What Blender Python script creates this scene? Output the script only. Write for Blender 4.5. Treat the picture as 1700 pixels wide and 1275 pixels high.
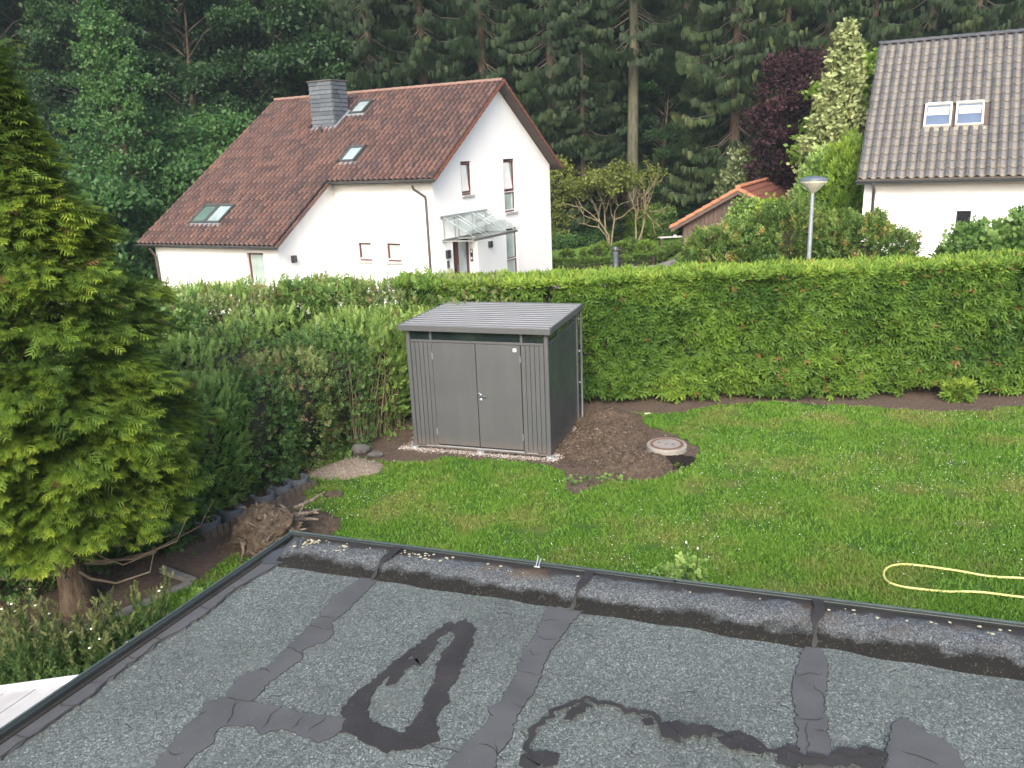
import bpy, bmesh, math, random
import numpy as np
from mathutils import Matrix, Vector
random.seed(7); RNG = np.random.default_rng(11)
for o in list(bpy.data.objects): bpy.data.objects.remove(o)
scene = bpy.context.scene
COL = scene.collection

# ------------------------------------------------------------------ camera
CF, CP, CR, CH = 1348.68, 0.2769, 0.0424, 4.9056
FWD = np.array([0, math.cos(CP), -math.sin(CP)]); UP0 = np.array([0, math.sin(CP), math.cos(CP)]); RT0 = np.array([1., 0, 0])
RT = RT0*math.cos(CR) - UP0*math.sin(CR); UPV = RT0*math.sin(CR) + UP0*math.cos(CR)
CAM = np.array([0, 0, CH])
cd = bpy.data.cameras.new('camera'); cam = bpy.data.objects.new('camera', cd); COL.objects.link(cam)
cam.matrix_world = Matrix(((RT[0], UPV[0], -FWD[0], 0), (RT[1], UPV[1], -FWD[1], 0), (RT[2], UPV[2], -FWD[2], CH), (0, 0, 0, 1)))
cd.sensor_width = 36; cd.lens = CF/1700*36; cd.clip_end = 600; cd.clip_start = .05
scene.camera = cam

# ------------------------------------------------------------------ world, sun, exposure
SUN_ELEV, SUN_AZ = math.radians(34), math.radians(189)     # azimuth measured clockwise from +Y
w = bpy.data.worlds.new('World'); scene.world = w; w.use_nodes = True
nt = w.node_tree; nt.nodes.clear()
sky = nt.nodes.new('ShaderNodeTexSky'); sky.sky_type = 'NISHITA'; sky.sun_disc = False
sky.sun_elevation = SUN_ELEV; sky.sun_rotation = SUN_AZ; sky.air_density = 1.0; sky.dust_density = 4.0; sky.ozone_density = 1.0
bg = nt.nodes.new('ShaderNodeBackground'); bg.inputs[1].default_value = 0.15
wo = nt.nodes.new('ShaderNodeOutputWorld'); nt.links.new(sky.outputs[0], bg.inputs[0]); nt.links.new(bg.outputs[0], wo.inputs[0])
sd = bpy.data.lights.new('sun', 'SUN'); sd.energy = 1.35; sd.angle = math.radians(22); sd.color = (1.0, .955, .87)
so = bpy.data.objects.new('sun', sd); COL.objects.link(so)
sdir = Vector((math.sin(SUN_AZ)*math.cos(SUN_ELEV), math.cos(SUN_AZ)*math.cos(SUN_ELEV), math.sin(SUN_ELEV)))
so.rotation_euler = sdir.to_track_quat('Z', 'Y').to_euler()
scene.view_settings.view_transform = 'Standard'; scene.view_settings.look = 'None'
scene.view_settings.gamma = 1; scene.view_settings.use_curve_mapping = False
scene.view_settings.exposure = 1.38
scene.cycles.max_bounces = 6; scene.cycles.transparent_max_bounces = 8; scene.cycles.diffuse_bounces = 3

def onz(px, py, z=0.):
    v = FWD*CF + RT*(px-850) - UPV*(py-637.5); t = (z-CH)/v[2]; return CAM + v*t

# ------------------------------------------------------------------ object helpers
def tag(o, label=None, cat=None, group=None, kind=None):
    if label: o['label'] = label
    if cat: o['category'] = cat
    if group: o['group'] = group
    if kind: o['kind'] = kind
    return o
def empty(name, loc, rz=0., label=None, cat=None, group=None):
    o = bpy.data.objects.new(name, None); COL.objects.link(o); o.empty_display_size = .2
    o.location = loc; o.rotation_euler = (0, 0, rz)
    return tag(o, label, cat, group)
def link(name, me, mt=None, parent=None, loc=None):
    o = bpy.data.objects.new(name, me); COL.objects.link(o)
    if mt is not None:
        me.materials.clear()
        for m in (mt if isinstance(mt, (list, tuple)) else [mt]): me.materials.append(m)
    if parent: o.parent = parent
    if loc is not None: o.location = loc
    return o
def copy_tree(o, parent=None):
    c = o.copy(); COL.objects.link(c)
    if parent: c.parent = parent
    for ch in list(o.children): copy_tree(ch, c)
    return c

class MB:
    """collects verts and faces"""
    def __init__(s): s.v = []; s.f = []; s.mi = []; s.sm = []
    def add(s, vs, fs, mi=0, smooth=False):
        b = len(s.v); s.v += [tuple(map(float, q)) for q in vs]
        for f in fs: s.f.append(tuple(b+i for i in f)); s.mi.append(mi); s.sm.append(smooth)
        return s
    def box(s, x0, x1, y0, y1, z0, z1, mi=0, M=None):
        x0, x1 = sorted((x0, x1)); y0, y1 = sorted((y0, y1)); z0, z1 = sorted((z0, z1))
        vs = [(x0,y0,z0),(x1,y0,z0),(x1,y1,z0),(x0,y1,z0),(x0,y0,z1),(x1,y0,z1),(x1,y1,z1),(x0,y1,z1)]
        if M is not None: vs = [tuple(M @ Vector(q)) for q in vs]
        return s.add(vs, [(0,3,2,1),(4,5,6,7),(0,1,5,4),(1,2,6,5),(2,3,7,6),(3,0,4,7)], mi)
    def tube(s, pts, r, n=6, mi=0, caps=True, smooth=True):
        pts = [Vector(p) for p in pts]; rs = r if isinstance(r, (list, tuple)) else [r]*len(pts)
        rings = []; ref = None
        for i, p in enumerate(pts):
            d = (pts[min(i+1, len(pts)-1)] - pts[max(i-1, 0)]).normalized()
            if ref is None or abs(ref.dot(d)) > .95: ref = Vector((0,0,1)) if abs(d.z) < .9 else Vector((1,0,0))
            a = (ref - d*ref.dot(d)).normalized(); b = d.cross(a); ref = a
            rings.append([p + (a*math.cos(2*math.pi*k/n) + b*math.sin(2*math.pi*k/n))*rs[i] for k in range(n)])
        vs = [q for R_ in rings for q in R_]; fs = []
        for i in range(len(pts)-1):
            for k in range(n): fs.append((i*n+k, i*n+(k+1) % n, (i+1)*n+(k+1) % n, (i+1)*n+k))
        s.add(vs, fs, mi, smooth)
        if caps:
            s.add(rings[0][::-1], [tuple(range(n))], mi); s.add(rings[-1], [tuple(range(n))], mi)
        return s
    def lathe(s, prof, n=24, c=(0,0,0), mi=0, smooth=True):
        vs = []; fs = []
        for (r, z) in prof:
            for k in range(n):
                a = 2*math.pi*k/n; vs.append((c[0]+r*math.cos(a), c[1]+r*math.sin(a), c[2]+z))
        for i in range(len(prof)-1):
            for k in range(n): fs.append((i*n+k, i*n+(k+1) % n, (i+1)*n+(k+1) % n, (i+1)*n+k))
        return s.add(vs, fs, mi, smooth)
    def prism(s, poly, z0, z1, mi=0):
        n = len(poly); vs = [(x, y, z0) for x, y in poly] + [(x, y, z1) for x, y in poly]
        fs = [tuple(range(n))[::-1], tuple(range(n, 2*n))] + [(i, (i+1) % n, n+(i+1) % n, n+i) for i in range(n)]
        return s.add(vs, fs, mi)
    def mesh(s, name):
        me = bpy.data.meshes.new(name); me.from_pydata(s.v, [], s.f)
        me.polygons.foreach_set('material_index', s.mi); me.polygons.foreach_set('use_smooth', s.sm); me.update(); return me
    def build(s, name, mt, parent=None, loc=None, bevel=0., seg=2):
        o = link(name, s.mesh(name), mt, parent, loc)
        if bevel:
            b = o.modifiers.new('bevel', 'BEVEL'); b.width = bevel; b.segments = seg; b.limit_method = 'ANGLE'
        return o
def boxo(name, dims, mt, parent=None, bevel=0.): return MB().box(*dims).build(name, mt, parent, bevel=bevel)

# ------------------------------------------------------------------ materials
class NT:
    def __init__(s, name):
        s.m = bpy.data.materials.new(name); s.m.use_nodes = True; s.t = s.m.node_tree; s.t.nodes.clear()
        s.out = s.n('ShaderNodeOutputMaterial')
    def n(s, typ, ins=None, **kw):
        nd = s.t.nodes.new(typ)
        for k, v in kw.items(): setattr(nd, k, v)
        if ins:
            for k, v in ins.items(): s.set(nd, k, v)
        return nd
    def set(s, nd, k, v):
        i = nd.inputs[k]
        if isinstance(v, bpy.types.NodeSocket): s.t.links.new(v, i)
        elif hasattr(v, 'outputs'): s.t.links.new(v.outputs[0], i)
        else: i.default_value = v if not isinstance(v, tuple) or len(v) != 3 or i.type != 'RGBA' else (*v, 1)
    def pos(s): return s.n('ShaderNodeNewGeometry').outputs['Position']
    def obj(s): return s.n('ShaderNodeTexCoord').outputs['Object']
    def noise(s, scale, vec=None, detail=4, rough=.55, dist=0.):
        return s.n('ShaderNodeTexNoise', {'Vector': vec or s.pos(), 'Scale': scale, 'Detail': detail, 'Roughness': rough, 'Distortion': dist}).outputs[0]
    def vor(s, scale, vec=None, feature='F1', out=0):
        return s.n('ShaderNodeTexVoronoi', {'Vector': vec or s.pos(), 'Scale': scale}, feature=feature).outputs[out]
    def ramp(s, fac, stops, interp='LINEAR'):
        r = s.n('ShaderNodeValToRGB', {'Fac': fac}); cr = r.color_ramp; cr.interpolation = interp
        while len(cr.elements) < len(stops): cr.elements.new(.5)
        for e, (p, c) in zip(cr.elements, stops): e.position = p; e.color = (*c, 1) if isinstance(c, tuple) else (c, c, c, 1)
        return r.outputs[0]
    def mix(s, f, a, b, mode='MIX'):
        m = s.n('ShaderNodeMix', data_type='RGBA', blend_type=mode); s.set(m, 0, f); s.set(m, 6, a); s.set(m, 7, b); return m.outputs[2]
    def math(s, op, a, b=0., c=None, clamp=False):
        m = s.n('ShaderNodeMath', operation=op, use_clamp=clamp); s.set(m, 0, a); s.set(m, 1, b)
        if c is not None: s.set(m, 2, c)
        return m.outputs[0]
    def bump(s, h, strength=.3, dist=.01, prev=None):
        b = s.n('ShaderNodeBump', {'Height': h, 'Strength': strength, 'Distance': dist})
        if prev is not None: s.set(b, 'Normal', prev)
        return b.outputs[0]
    def attr(s, name): return s.n('ShaderNodeAttribute', attribute_name=name).outputs['Fac']
    def rnd(s): return s.n('ShaderNodeObjectInfo').outputs['Random']
    def bsdf(s, color, rough=.6, normal=None, metallic=0., spec=.5, trans=None, tcol=None, **kw):
        p = s.n('ShaderNodeBsdfPrincipled', {'Base Color': color, 'Roughness': rough, 'Metallic': metallic, 'Specular IOR Level': spec})
        if normal is not None: s.set(p, 'Normal', normal)
        for k, v in kw.items(): s.set(p, k, v)
        o = p.outputs[0]
        if trans:
            tr = s.n('ShaderNodeBsdfTranslucent', {'Color': tcol if tcol is not None else color})
            mx = s.n('ShaderNodeMixShader', {0: trans, 1: o, 2: tr.outputs[0]}); o = mx.outputs[0]
        s.t.links.new(o, s.out.inputs[0]); return s.m

def simple(name, c0, c1, scale=5, rough=.6, bump=.2, bscale=None, metallic=0., spec=.5, bdist=.005, fine=None):
    t = NT(name); p = t.obj()
    col = t.mix(t.ramp(t.noise(scale, p), [(.3, 0.), (.7, 1.)]), c0, c1)
    if fine: col = t.mix(t.math('MULTIPLY', t.noise(fine, p, 2), .5), col, tuple(x*.5 for x in c0), 'MIX')
    nb = t.bump(t.noise(bscale or scale*8, p), bump, bdist) if bump else None
    return t.bsdf(col, rough, nb, metallic, spec)

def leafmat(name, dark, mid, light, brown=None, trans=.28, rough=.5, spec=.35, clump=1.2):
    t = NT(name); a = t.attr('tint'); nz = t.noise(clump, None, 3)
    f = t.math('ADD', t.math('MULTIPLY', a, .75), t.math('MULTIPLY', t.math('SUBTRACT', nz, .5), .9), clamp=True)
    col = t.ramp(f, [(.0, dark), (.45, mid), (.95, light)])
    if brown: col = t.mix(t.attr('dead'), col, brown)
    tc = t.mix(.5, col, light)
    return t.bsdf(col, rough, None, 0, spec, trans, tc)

# ------------------------------------------------------------------ array mesh tools (foliage)
def unit(v): return v/np.maximum(np.linalg.norm(v, axis=-1, keepdims=True), 1e-9)
def frames(d, n):
    """d: direction (template +y), n: approx normal (template +z) -> (N,3,3) columns x,y,z"""
    y = unit(d); x = unit(np.cross(y, n)); z = np.cross(x, y); return np.stack([x, y, z], axis=2)
class Cloud:
    def __init__(s): s.V = []; s.F = []; s.T = []; s.D = []; s.M = []; s.nv = 0
    def cards(s, tpl, pos, R, sc, tint, dead=None, mi=0, jit=0.):
        tv, tf, tg = tpl; N = len(pos); m = len(tv)
        if N == 0: return
        sc = np.broadcast_to(np.asarray(sc, float), (N,))
        P = np.einsum('nij,mj->nmi', R, tv)*sc[:, None, None] + pos[:, None, :]
        F = (tf[None] + (np.arange(N)*m)[:, None, None] + s.nv).reshape(-1, 3)
        s.V.append(P.reshape(-1, 3)); s.F.append(F); s.T.append((np.asarray(tint)[:, None] + tg[None]*.35).ravel())
        s.D.append(np.repeat(np.zeros(N) if dead is None else dead, m)); s.M.append(np.full(len(F), mi)); s.nv += N*m
    def raw(s, V, F, tint=.4, mi=0):
        V = np.asarray(V, float); F = np.asarray(F, int)
        s.V.append(V); s.F.append(F + s.nv); s.T.append(np.full(len(V), tint)); s.D.append(np.zeros(len(V))); s.M.append(np.full(len(F), mi)); s.nv += len(V)
    def tube(s, pts, rs, n=4, mi=0, tint=.4):
        b = MB().tube(pts, list(rs), n, caps=False); F = []
        for f in b.f: F += [(f[0], f[1], f[2]), (f[0], f[2], f[3])]
        s.raw(b.v, F, tint, mi)
    def mesh(s, name, smooth=False):
        V = np.concatenate(s.V).astype(np.float32); F = np.concatenate(s.F).astype(np.int32)
        me = bpy.data.meshes.new(name); me.vertices.add(len(V)); me.vertices.foreach_set('co', V.ravel())
        me.loops.add(F.size); me.loops.foreach_set('vertex_index', F.ravel())
        me.polygons.add(len(F)); me.polygons.foreach_set('loop_start', np.arange(0, F.size, 3, dtype=np.int32))
        try: me.polygons.foreach_set('loop_total', np.full(len(F), 3, dtype=np.int32))
        except Exception: pass
        me.polygons.foreach_set('material_index', np.concatenate(s.M).astype(np.int32))
        for nm, arr in (('tint', s.T), ('dead', s.D)):
            a = me.attributes.new(nm, 'FLOAT', 'POINT'); a.data.foreach_set('value', np.concatenate(arr).astype(np.float32))
        me.update(calc_edges=True); me.validate(); return me
    def build(s, name, mt, parent=None): return link(name, s.mesh(name), mt, parent)

def tpl_fan(nb=6, curve=.22, seed=0):
    """flat scale-leaf spray: midrib with pinnate pointed lobes, drooping towards tip"""
    r = np.random.default_rng(seed); V = []; F = []
    def tri(a, b, c): k = len(V); V.extend([a, b, c]); F.append((k, k+1, k+2))
    tri((-.035, 0, 0), (.035, 0, 0), (0, .98, 0))
    for i in range(nb):
        y = .12 + .74*i/nb; L = (.5*(1-abs(y-.32)*1.1))*(.85+.3*r.random())
        for sgn in (-1, 1):
            a = math.radians(42+8*r.random()); dx, dy = sgn*math.sin(a), math.cos(a)
            tip = (dx*L, y+dy*L, -.12*L+.05*(r.random()-.5)); w = .085
            tri((0, y-w*.8, 0), (0, y+w*.8, 0), tip)
            q = .5; c0 = (dx*L*q, y+dy*L*q, -.05*L)
            tri((c0[0]-.02, c0[1]-.05, c0[2]), (c0[0]+.02, c0[1]+.05, c0[2]), (c0[0]+sgn*.05, c0[1]+L*.55, c0[2]-.02))
    V = np.array(V, float); V[:, 2] -= curve*V[:, 1]**2
    return V, np.array(F), V[:, 1].copy() - .35
def tpl_small_fan(seed=0):
    r = np.random.default_rng(seed); V = []; F = []
    def tri(a, b, c): k = len(V); V.extend([a, b, c]); F.append((k, k+1, k+2))
    for a, L in ((0, 1.), (38, .72), (-36, .75), (68, .45), (-66, .42)):
        a = math.radians(a+8*r.standard_normal()); d = np.array([math.sin(a), math.cos(a), 0]); p = np.array([d[1], -d[0], 0])*.11
        b0 = np.array([0, .08, 0.]); m_ = b0 + d*L*.5
        tri(b0, m_+p, m_-p+[0, 0, .03]); tri(m_+p, b0+d*L+[0, 0, -.12], m_-p)
    V = np.array(V, float); return V, np.array(F), V[:, 1].copy() - .4
def tpl_twig(nl=7, lw=.16, ll=.42, seed=0, spread=60, up=.25):
    """shoot with alternate folded leaves"""
    r = np.random.default_rng(seed); V = []; F = []
    for i in range(nl):
        y = .1 + .8*i/nl; side = 1 if i % 2 else -1; a = math.radians(spread*(1-.4*i/nl)); L = ll*(1-.35*i/nl)
        az = r.random()*1.6-.8
        d = np.array([side*math.sin(a)*math.cos(az), math.cos(a), math.sin(az)*math.sin(a)+up*.3]); d /= np.linalg.norm(d)
        n = np.cross(d, [0, 0, 1.]); n = n/np.linalg.norm(n)*lw*(1-.3*i/nl)
        o = np.array([0, y, 0]); k = len(V)
        V += [o, o+d*L*.45+n+[0, 0, .03], o+d*L+[0, 0, -.05], o+d*L*.45-n+[0, 0, .03]]; F += [(k, k+1, k+2), (k, k+2, k+3)]
    V = np.array(V, float); return V, np.array(F), V[:, 1].copy() - .4
def tpl_leafball(nl=9, sz=.5, seed=0):
    r = np.random.default_rng(seed); V = []; F = []
    for i in range(nl):
        c = r.standard_normal(3)*.42; d = unit(r.standard_normal(3)+[0, 0, .2]); n = unit(np.cross(d, r.standard_normal(3)))*sz*.33; k = len(V)
        V += [c, c+d*sz*.5+n, c+d*sz, c+d*sz*.5-n]; F += [(k, k+1, k+2), (k, k+2, k+3)]
    V = np.array(V, float); return V, np.array(F), r.random(len(V))*.2
def tpl_tassel(nl=9, seed=0):
    """hanging spruce branchlets below a short side twig (template y = along twig, z up)"""
    r = np.random.default_rng(seed); V = []; F = []
    for i in range(nl):
        y = (i+.5)/nl; L = .55+.6*r.random(); x = (r.random()-.5)*.25; w = .03+.02*r.random(); k = len(V)
        V += [(x-w, y, .02), (x+w, y+.03, .02), (x+w*1.1, y+.08, -L*.55), (x-w*1.1, y+.03, -L*.5), (x+.02*r.standard_normal(), y+.12, -L)]
        F += [(k, k+1, k+2), (k, k+2, k+3), (k+3, k+2, k+4)]
    V = np.array(V, float); return V, np.array(F), -V[:, 2]*.6-.1
def tpl_needle(nl=8, seed=0):
    r = np.random.default_rng(seed); V = []; F = []
    for i in range(nl):
        y = .05+.9*i/nl
        for sgn in (-1, 1):
            L = .38*(1-.5*y)*(0.8+.4*r.random()); k = len(V); V += [(0, y-.04, 0), (0, y+.05, 0), (sgn*L, y+.22, -.1*r.random())]; F += [(k, k+1, k+2)]
    k = len(V); V += [(-.03, 0, 0), (.03, 0, 0), (0, 1.1, -.02)]; F += [(k, k+1, k+2)]
    V = np.array(V, float); return V, np.array(F), V[:, 1].copy()-.4
def rdir(n): return unit(RNG.standard_normal((n, 3)))

# ================================================================== MATERIALS
def tile_mat(name, cols, ang, wcol, wrow, rough=.55, spec=.35, moss=None, light=None, pan=None, pf=.6):
    t = NT(name); p = t.n('ShaderNodeVectorRotate', {'Vector': t.pos(), 'Angle': -ang}, rotation_type='Z_AXIS')
    sp = t.n('ShaderNodeSeparateXYZ', {0: p.outputs[0]})
    a = t.math('FLOOR', t.math('DIVIDE', sp.outputs[0], wcol)); b = t.math('FLOOR', t.math('DIVIDE', sp.outputs[1], wrow))
    cv = t.n('ShaderNodeCombineXYZ', {0: a, 1: b}); wn = t.n('ShaderNodeTexWhiteNoise', {'Vector': cv.outputs[0]}, noise_dimensions='2D').outputs[0]
    c = t.ramp(wn, cols); nz = t.noise(18, None, 5, .65)
    c = t.mix(t.ramp(nz, [(.35, 0.), (.75, .55)]), c, tuple(x*.45 for x in cols[0][1]))
    big = t.noise(.8, None, 3)
    c = t.mix(t.ramp(big, [(.4, 0.), (.7, .35)]), c, cols[-1][1])
    if pan: c = t.mix(t.math('MULTIPLY', t.attr('pan'), t.math('MULTIPLY', t.ramp(t.noise(6, None, 4), [(.3, .6), (.7, 1.)]), pf)), c, pan)  # pans and rolls toned apart; side-light column contrast put into the colour
    if moss: c = t.mix(t.math('MULTIPLY', t.attr('edge'), t.ramp(t.noise(9), [(.35, .05), (.65, .65)])), c, moss)
    if light: c = t.mix(t.ramp(t.noise(40, None, 3), [(.66, 0.), (.74, .7)]), c, light)
    return t.bsdf(c, rough, t.bump(t.noise(60), .35, .004), 0, spec)
H1A = -.4959
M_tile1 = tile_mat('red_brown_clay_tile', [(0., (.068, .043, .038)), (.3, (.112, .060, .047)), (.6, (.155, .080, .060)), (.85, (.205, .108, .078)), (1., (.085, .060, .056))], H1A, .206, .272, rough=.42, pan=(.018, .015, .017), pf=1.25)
M_verge1 = simple('orange_clay_verge', (.21, .085, .052), (.14, .055, .038), 8, .6)
M_ridge1 = simple('pale_clay_ridge', (.26, .165, .135), (.18, .105, .08), 9, .65)
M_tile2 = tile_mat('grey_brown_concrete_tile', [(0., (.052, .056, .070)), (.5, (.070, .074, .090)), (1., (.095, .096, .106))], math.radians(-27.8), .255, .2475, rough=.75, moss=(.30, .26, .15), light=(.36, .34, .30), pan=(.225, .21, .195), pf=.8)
M_tile3 = simple('red_hut_tile', (.26, .10, .065), (.15, .065, .055), 3, .5)
M_hutverge = simple('orange_hut_verge', (.42, .17, .085), (.30, .12, .07), 5, .6)
def render_mat():
    t = NT('white_render'); sv = t.n('ShaderNodeMapping', {'Vector': t.pos(), 'Scale': (3., 3., .25)}).outputs[0]; c = t.mix(t.ramp(t.noise(.7), [(.35, 0.), (.75, 1.)]), (.84, .84, .84), (.79, .79, .785)); c = t.mix(t.ramp(t.noise(1., sv, 6, .65), [(.50, 0.), (.75, .16)]), c, (.60, .60, .57))
    return t.bsdf(c, .85, t.bump(t.noise(90, None, 2), .25, .004), 0, .2)
M_white = render_mat()
M_brownframe = simple('red_brown_window_wood', (.12, .030, .024), (.08, .022, .02), 6, .4)
M_whiteframe = simple('white_paint', (.72, .72, .70), (.62, .62, .6), 6, .4, .05)
def glassmat(name, base, rough=.04):
    t = NT(name); c = t.mix(t.ramp(t.noise(1.6, t.obj(), 2), [(.35, 0.), (.7, 1.)]), base, tuple(x*.72 for x in base))
    return t.bsdf(c, rough, None, 0, .9, **{'Coat Weight': .6, 'Coat Roughness': .02})
M_glass = glassmat('pale_curtained_glass', (.40, .50, .47))
M_glassdark = glassmat('dark_glass', (.02, .022, .025))
M_glasssky = glassmat('roof_window_glass', (.34, .42, .44))  # pale base colour stands in for the sky's reflection in the panes
M_glassblue = glassmat('blue_grey_glass', (.12, .16, .24))
M_blind = simple('white_blind', (.78, .78, .78), (.7, .7, .7), 3, .6, .05)
M_zinc = simple('dark_zinc_gutter', (.075, .085, .09), (.055, .06, .065), 6, .42, .05, metallic=.3)
M_brownpipe = simple('brown_downpipe', (.09, .07, .065), (.06, .05, .045), 4, .45, .05)
M_lead = simple('lead_flashing', (.42, .47, .52), (.30, .33, .36), 12, .35, .3, metallic=.5)
t = NT('slate'); M_slate = t.bsdf(t.mix(t.ramp(t.noise(9, t.obj()), [(.3, 0.), (.7, .6)]), t.ramp(t.rnd(), [(0., (.060, .072, .085)), (1., (.125, .142, .158))]), (.045, .052, .062)), .5, t.bump(t.noise(60), .3, .004), 0, .5)
M_slatecap = simple('chimney_cap_metal', (.10, .10, .095), (.07, .06, .05), 7, .5)
M_soffit = simple('brown_soffit_board', (.10, .075, .065), (.075, .055, .05), 4, .7)
M_sill = simple('stone_sill', (.42, .40, .38), (.34, .32, .31), 12, .6)
M_steel = simple('brushed_steel', (.50, .53, .55), (.38, .42, .44), 9, .3, .05, metallic=.85)
M_black = simple('black_box_plastic', (.018, .020, .024), (.03, .03, .034), 6, .4, .05)
def dusty(name, c0, c1, scale=5, rough=.6, bump=.2, bscale=None, spec=.5, **k):
    t = NT(name); p = t.obj(); z = t.n('ShaderNodeSeparateXYZ', {0: t.pos()}).outputs[2]
    c = t.mix(t.ramp(t.noise(2.2, p, 5, .65), [(.35, 0.), (.7, 1.)]), c0, c1); sv = t.n('ShaderNodeMapping', {'Vector': p, 'Scale': (9., 9., .6)}).outputs[0]
    c = t.mix(t.ramp(t.noise(1., sv, 5, .6), [(.48, 0.), (.78, .14)]), c, (.17, .165, .155))
    sp = t.math('MULTIPLY', t.ramp(t.math('ADD', z, t.math('MULTIPLY', t.noise(16, p, 5), .35)), [(.20, 1.), (.42, 0.)]), t.ramp(t.noise(50, p, 3), [(.4, .2), (.6, .9)]))
    c = t.mix(sp, c, (.16, .125, .10)); r = t.ramp(t.noise(3, p, 4), [(.3, rough-.06), (.7, rough+.12)])
    return t.bsdf(c, r, t.bump(t.noise(1.7, p, 2), .35, .02), 0, spec)
def clearglass():
    t = NT('clear_canopy_glass'); g = t.n('ShaderNodeBsdfGlossy', {'Color': (.9, .95, .95), 'Roughness': .03}); tr = t.n('ShaderNodeBsdfTransparent', {'Color': (.93, .96, .955)})
    m = t.n('ShaderNodeMixShader', {0: .16, 1: tr.outputs[0], 2: g.outputs[0]}); t.t.links.new(m.outputs[0], t.out.inputs[0]); return t.m
M_clear = clearglass()
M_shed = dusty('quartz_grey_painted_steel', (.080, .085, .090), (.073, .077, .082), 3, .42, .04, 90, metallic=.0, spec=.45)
M_shedside = dusty('shaded_grey_painted_steel', (.040, .047, .051), (.035, .042, .046), 3, .36, .04, 90, spec=.5)  # darker copy of the shed steel; right side's shade put into the colour
M_shedroof = simple('grey_metallic_roof_sheet', (.23, .235, .245), (.20, .205, .215), 2.5, .38, .04, 90, metallic=.25)
M_acryl = glassmat('dark_acrylic_glazing', (.014, .022, .024), .08)
M_galv = simple('galvanised_steel', (.55, .58, .60), (.42, .45, .48), 14, .35, .1, metallic=.6)

# ================================================================== GROUND
def inpoly(P, x, y):
    P = np.asarray(P); x = np.asarray(x); y = np.asarray(y); c = np.zeros(x.shape, bool); j = len(P)-1
    for i in range(len(P)):
        xi, yi = P[i][:2]; xj, yj = P[j][:2]
        with np.errstate(divide='ignore', invalid='ignore'):
            c ^= ((yi > y) != (yj > y)) & (x < (xj-xi)*(y-yi)/(yj-yi+1e-12)+xi)
        j = i
    return c
def vnoise(x, y, f, seed=0):
    """cheap value noise"""
    def h(i, j): v = np.sin(i*127.1+j*311.7+seed*74.7)*43758.5453; return v-np.floor(v)
    X = x*f; Y = y*f; i = np.floor(X); j = np.floor(Y); u = X-i; v = Y-j; u = u*u*(3-2*u); v = v*v*(3-2*v)
    return (h(i, j)*(1-u)+h(i+1, j)*u)*(1-v)+(h(i, j+1)*(1-u)+h(i+1, j+1)*u)*v
def fbm(x, y, f, o=4, seed=0):
    a = 0; s = .5
    for k in range(o): a = a+s*(vnoise(x, y, f*2**k, seed+k)-.5)*2; s *= .5
    return a
def W(pts): return [tuple(onz(*p)[:2]) for p in pts]
BEDHEDGE = W([(968,693),(1010,686),(1100,688),(1160,680),(1220,672),(1290,669),(1400,675),(1480,682),(1560,684),(1640,682),(1730,672)]) + [(14, 14.6), (14, 18), (0, 18)]
SHEDSOIL = W([(560,765),(600,728),(640,705),(690,690)]) + [(-2.3, 16), (1.5, 16)] + W([(985,690),(1060,700),(1090,712),(1120,722),(1160,745),(1155,765),(1138,782),(1090,800),(1050,798),(1010,800),(985,812),(950,820),(938,806),(935,784),(900,770),(820,765),(740,757),(700,768),(640,766)])
LEFTBED = W([(500,800),(508,830),(490,850),(500,885),(420,930),(395,912),(362,940),(327,966),(150,1040),(60,1062),(0,1082),(-150,1130)]) + [(-9, 5.5), (-14, 8), (-9, 17), (-2.2, 17), (-1.8, 15.2)] + W([(640,715),(600,732),(560,745)])
def soilmask(x, y):
    nx = x + .10*fbm(x, y, 2.2, 3, 1); ny = y + .10*fbm(x, y, 2.2, 3, 9)
    nx = nx + .05*fbm(x, y, 11, 2, 4); ny = ny + .05*fbm(x, y, 11, 2, 5)
    return inpoly(BEDHEDGE, nx, ny) | inpoly(SHEDSOIL, nx, ny) | inpoly(LEFTBED, nx, ny)
def gridmesh(name, x0, x1, y0, y1, d, hf, attrs=None):
    xs = np.arange(x0, x1+d*.5, d); ys = np.arange(y0, y1+d*.5, d); X, Y = np.meshgrid(xs, ys); Z = hf(X, Y); ny, nx = X.shape
    V = np.stack([X, Y, Z], -1).reshape(-1, 3).astype(np.float32); idx = np.arange(nx*ny).reshape(ny, nx)
    F = np.stack([idx[:-1, :-1], idx[:-1, 1:], idx[1:, 1:], idx[1:, :-1]], -1).reshape(-1, 4).astype(np.int32)
    me = bpy.data.meshes.new(name); me.vertices.add(len(V)); me.vertices.foreach_set('co', V.ravel())
    me.loops.add(F.size); me.loops.foreach_set('vertex_index', F.ravel()); me.polygons.add(len(F))
    me.polygons.foreach_set('loop_start', np.arange(0, F.size, 4, dtype=np.int32))
    me.polygons.foreach_set('use_smooth', np.ones(len(F), bool))
    for k, fn in (attrs or {}).items():
        a = me.attributes.new(k, 'FLOAT', 'POINT'); a.data.foreach_set('value', fn(X, Y).ravel().astype(np.float32))
    me.update(calc_edges=True); me.validate(); return me
def lawnz(X, Y): return .018*fbm(X, Y, .6, 3, 3) + np.where(soilmask(X, Y), -.01+.02*fbm(X, Y, 7, 3, 2), .006*fbm(X, Y, 9, 2, 8)) + .04*np.exp(-(((X-6)/3)**2+((Y-13)/1.6)**2))
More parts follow.
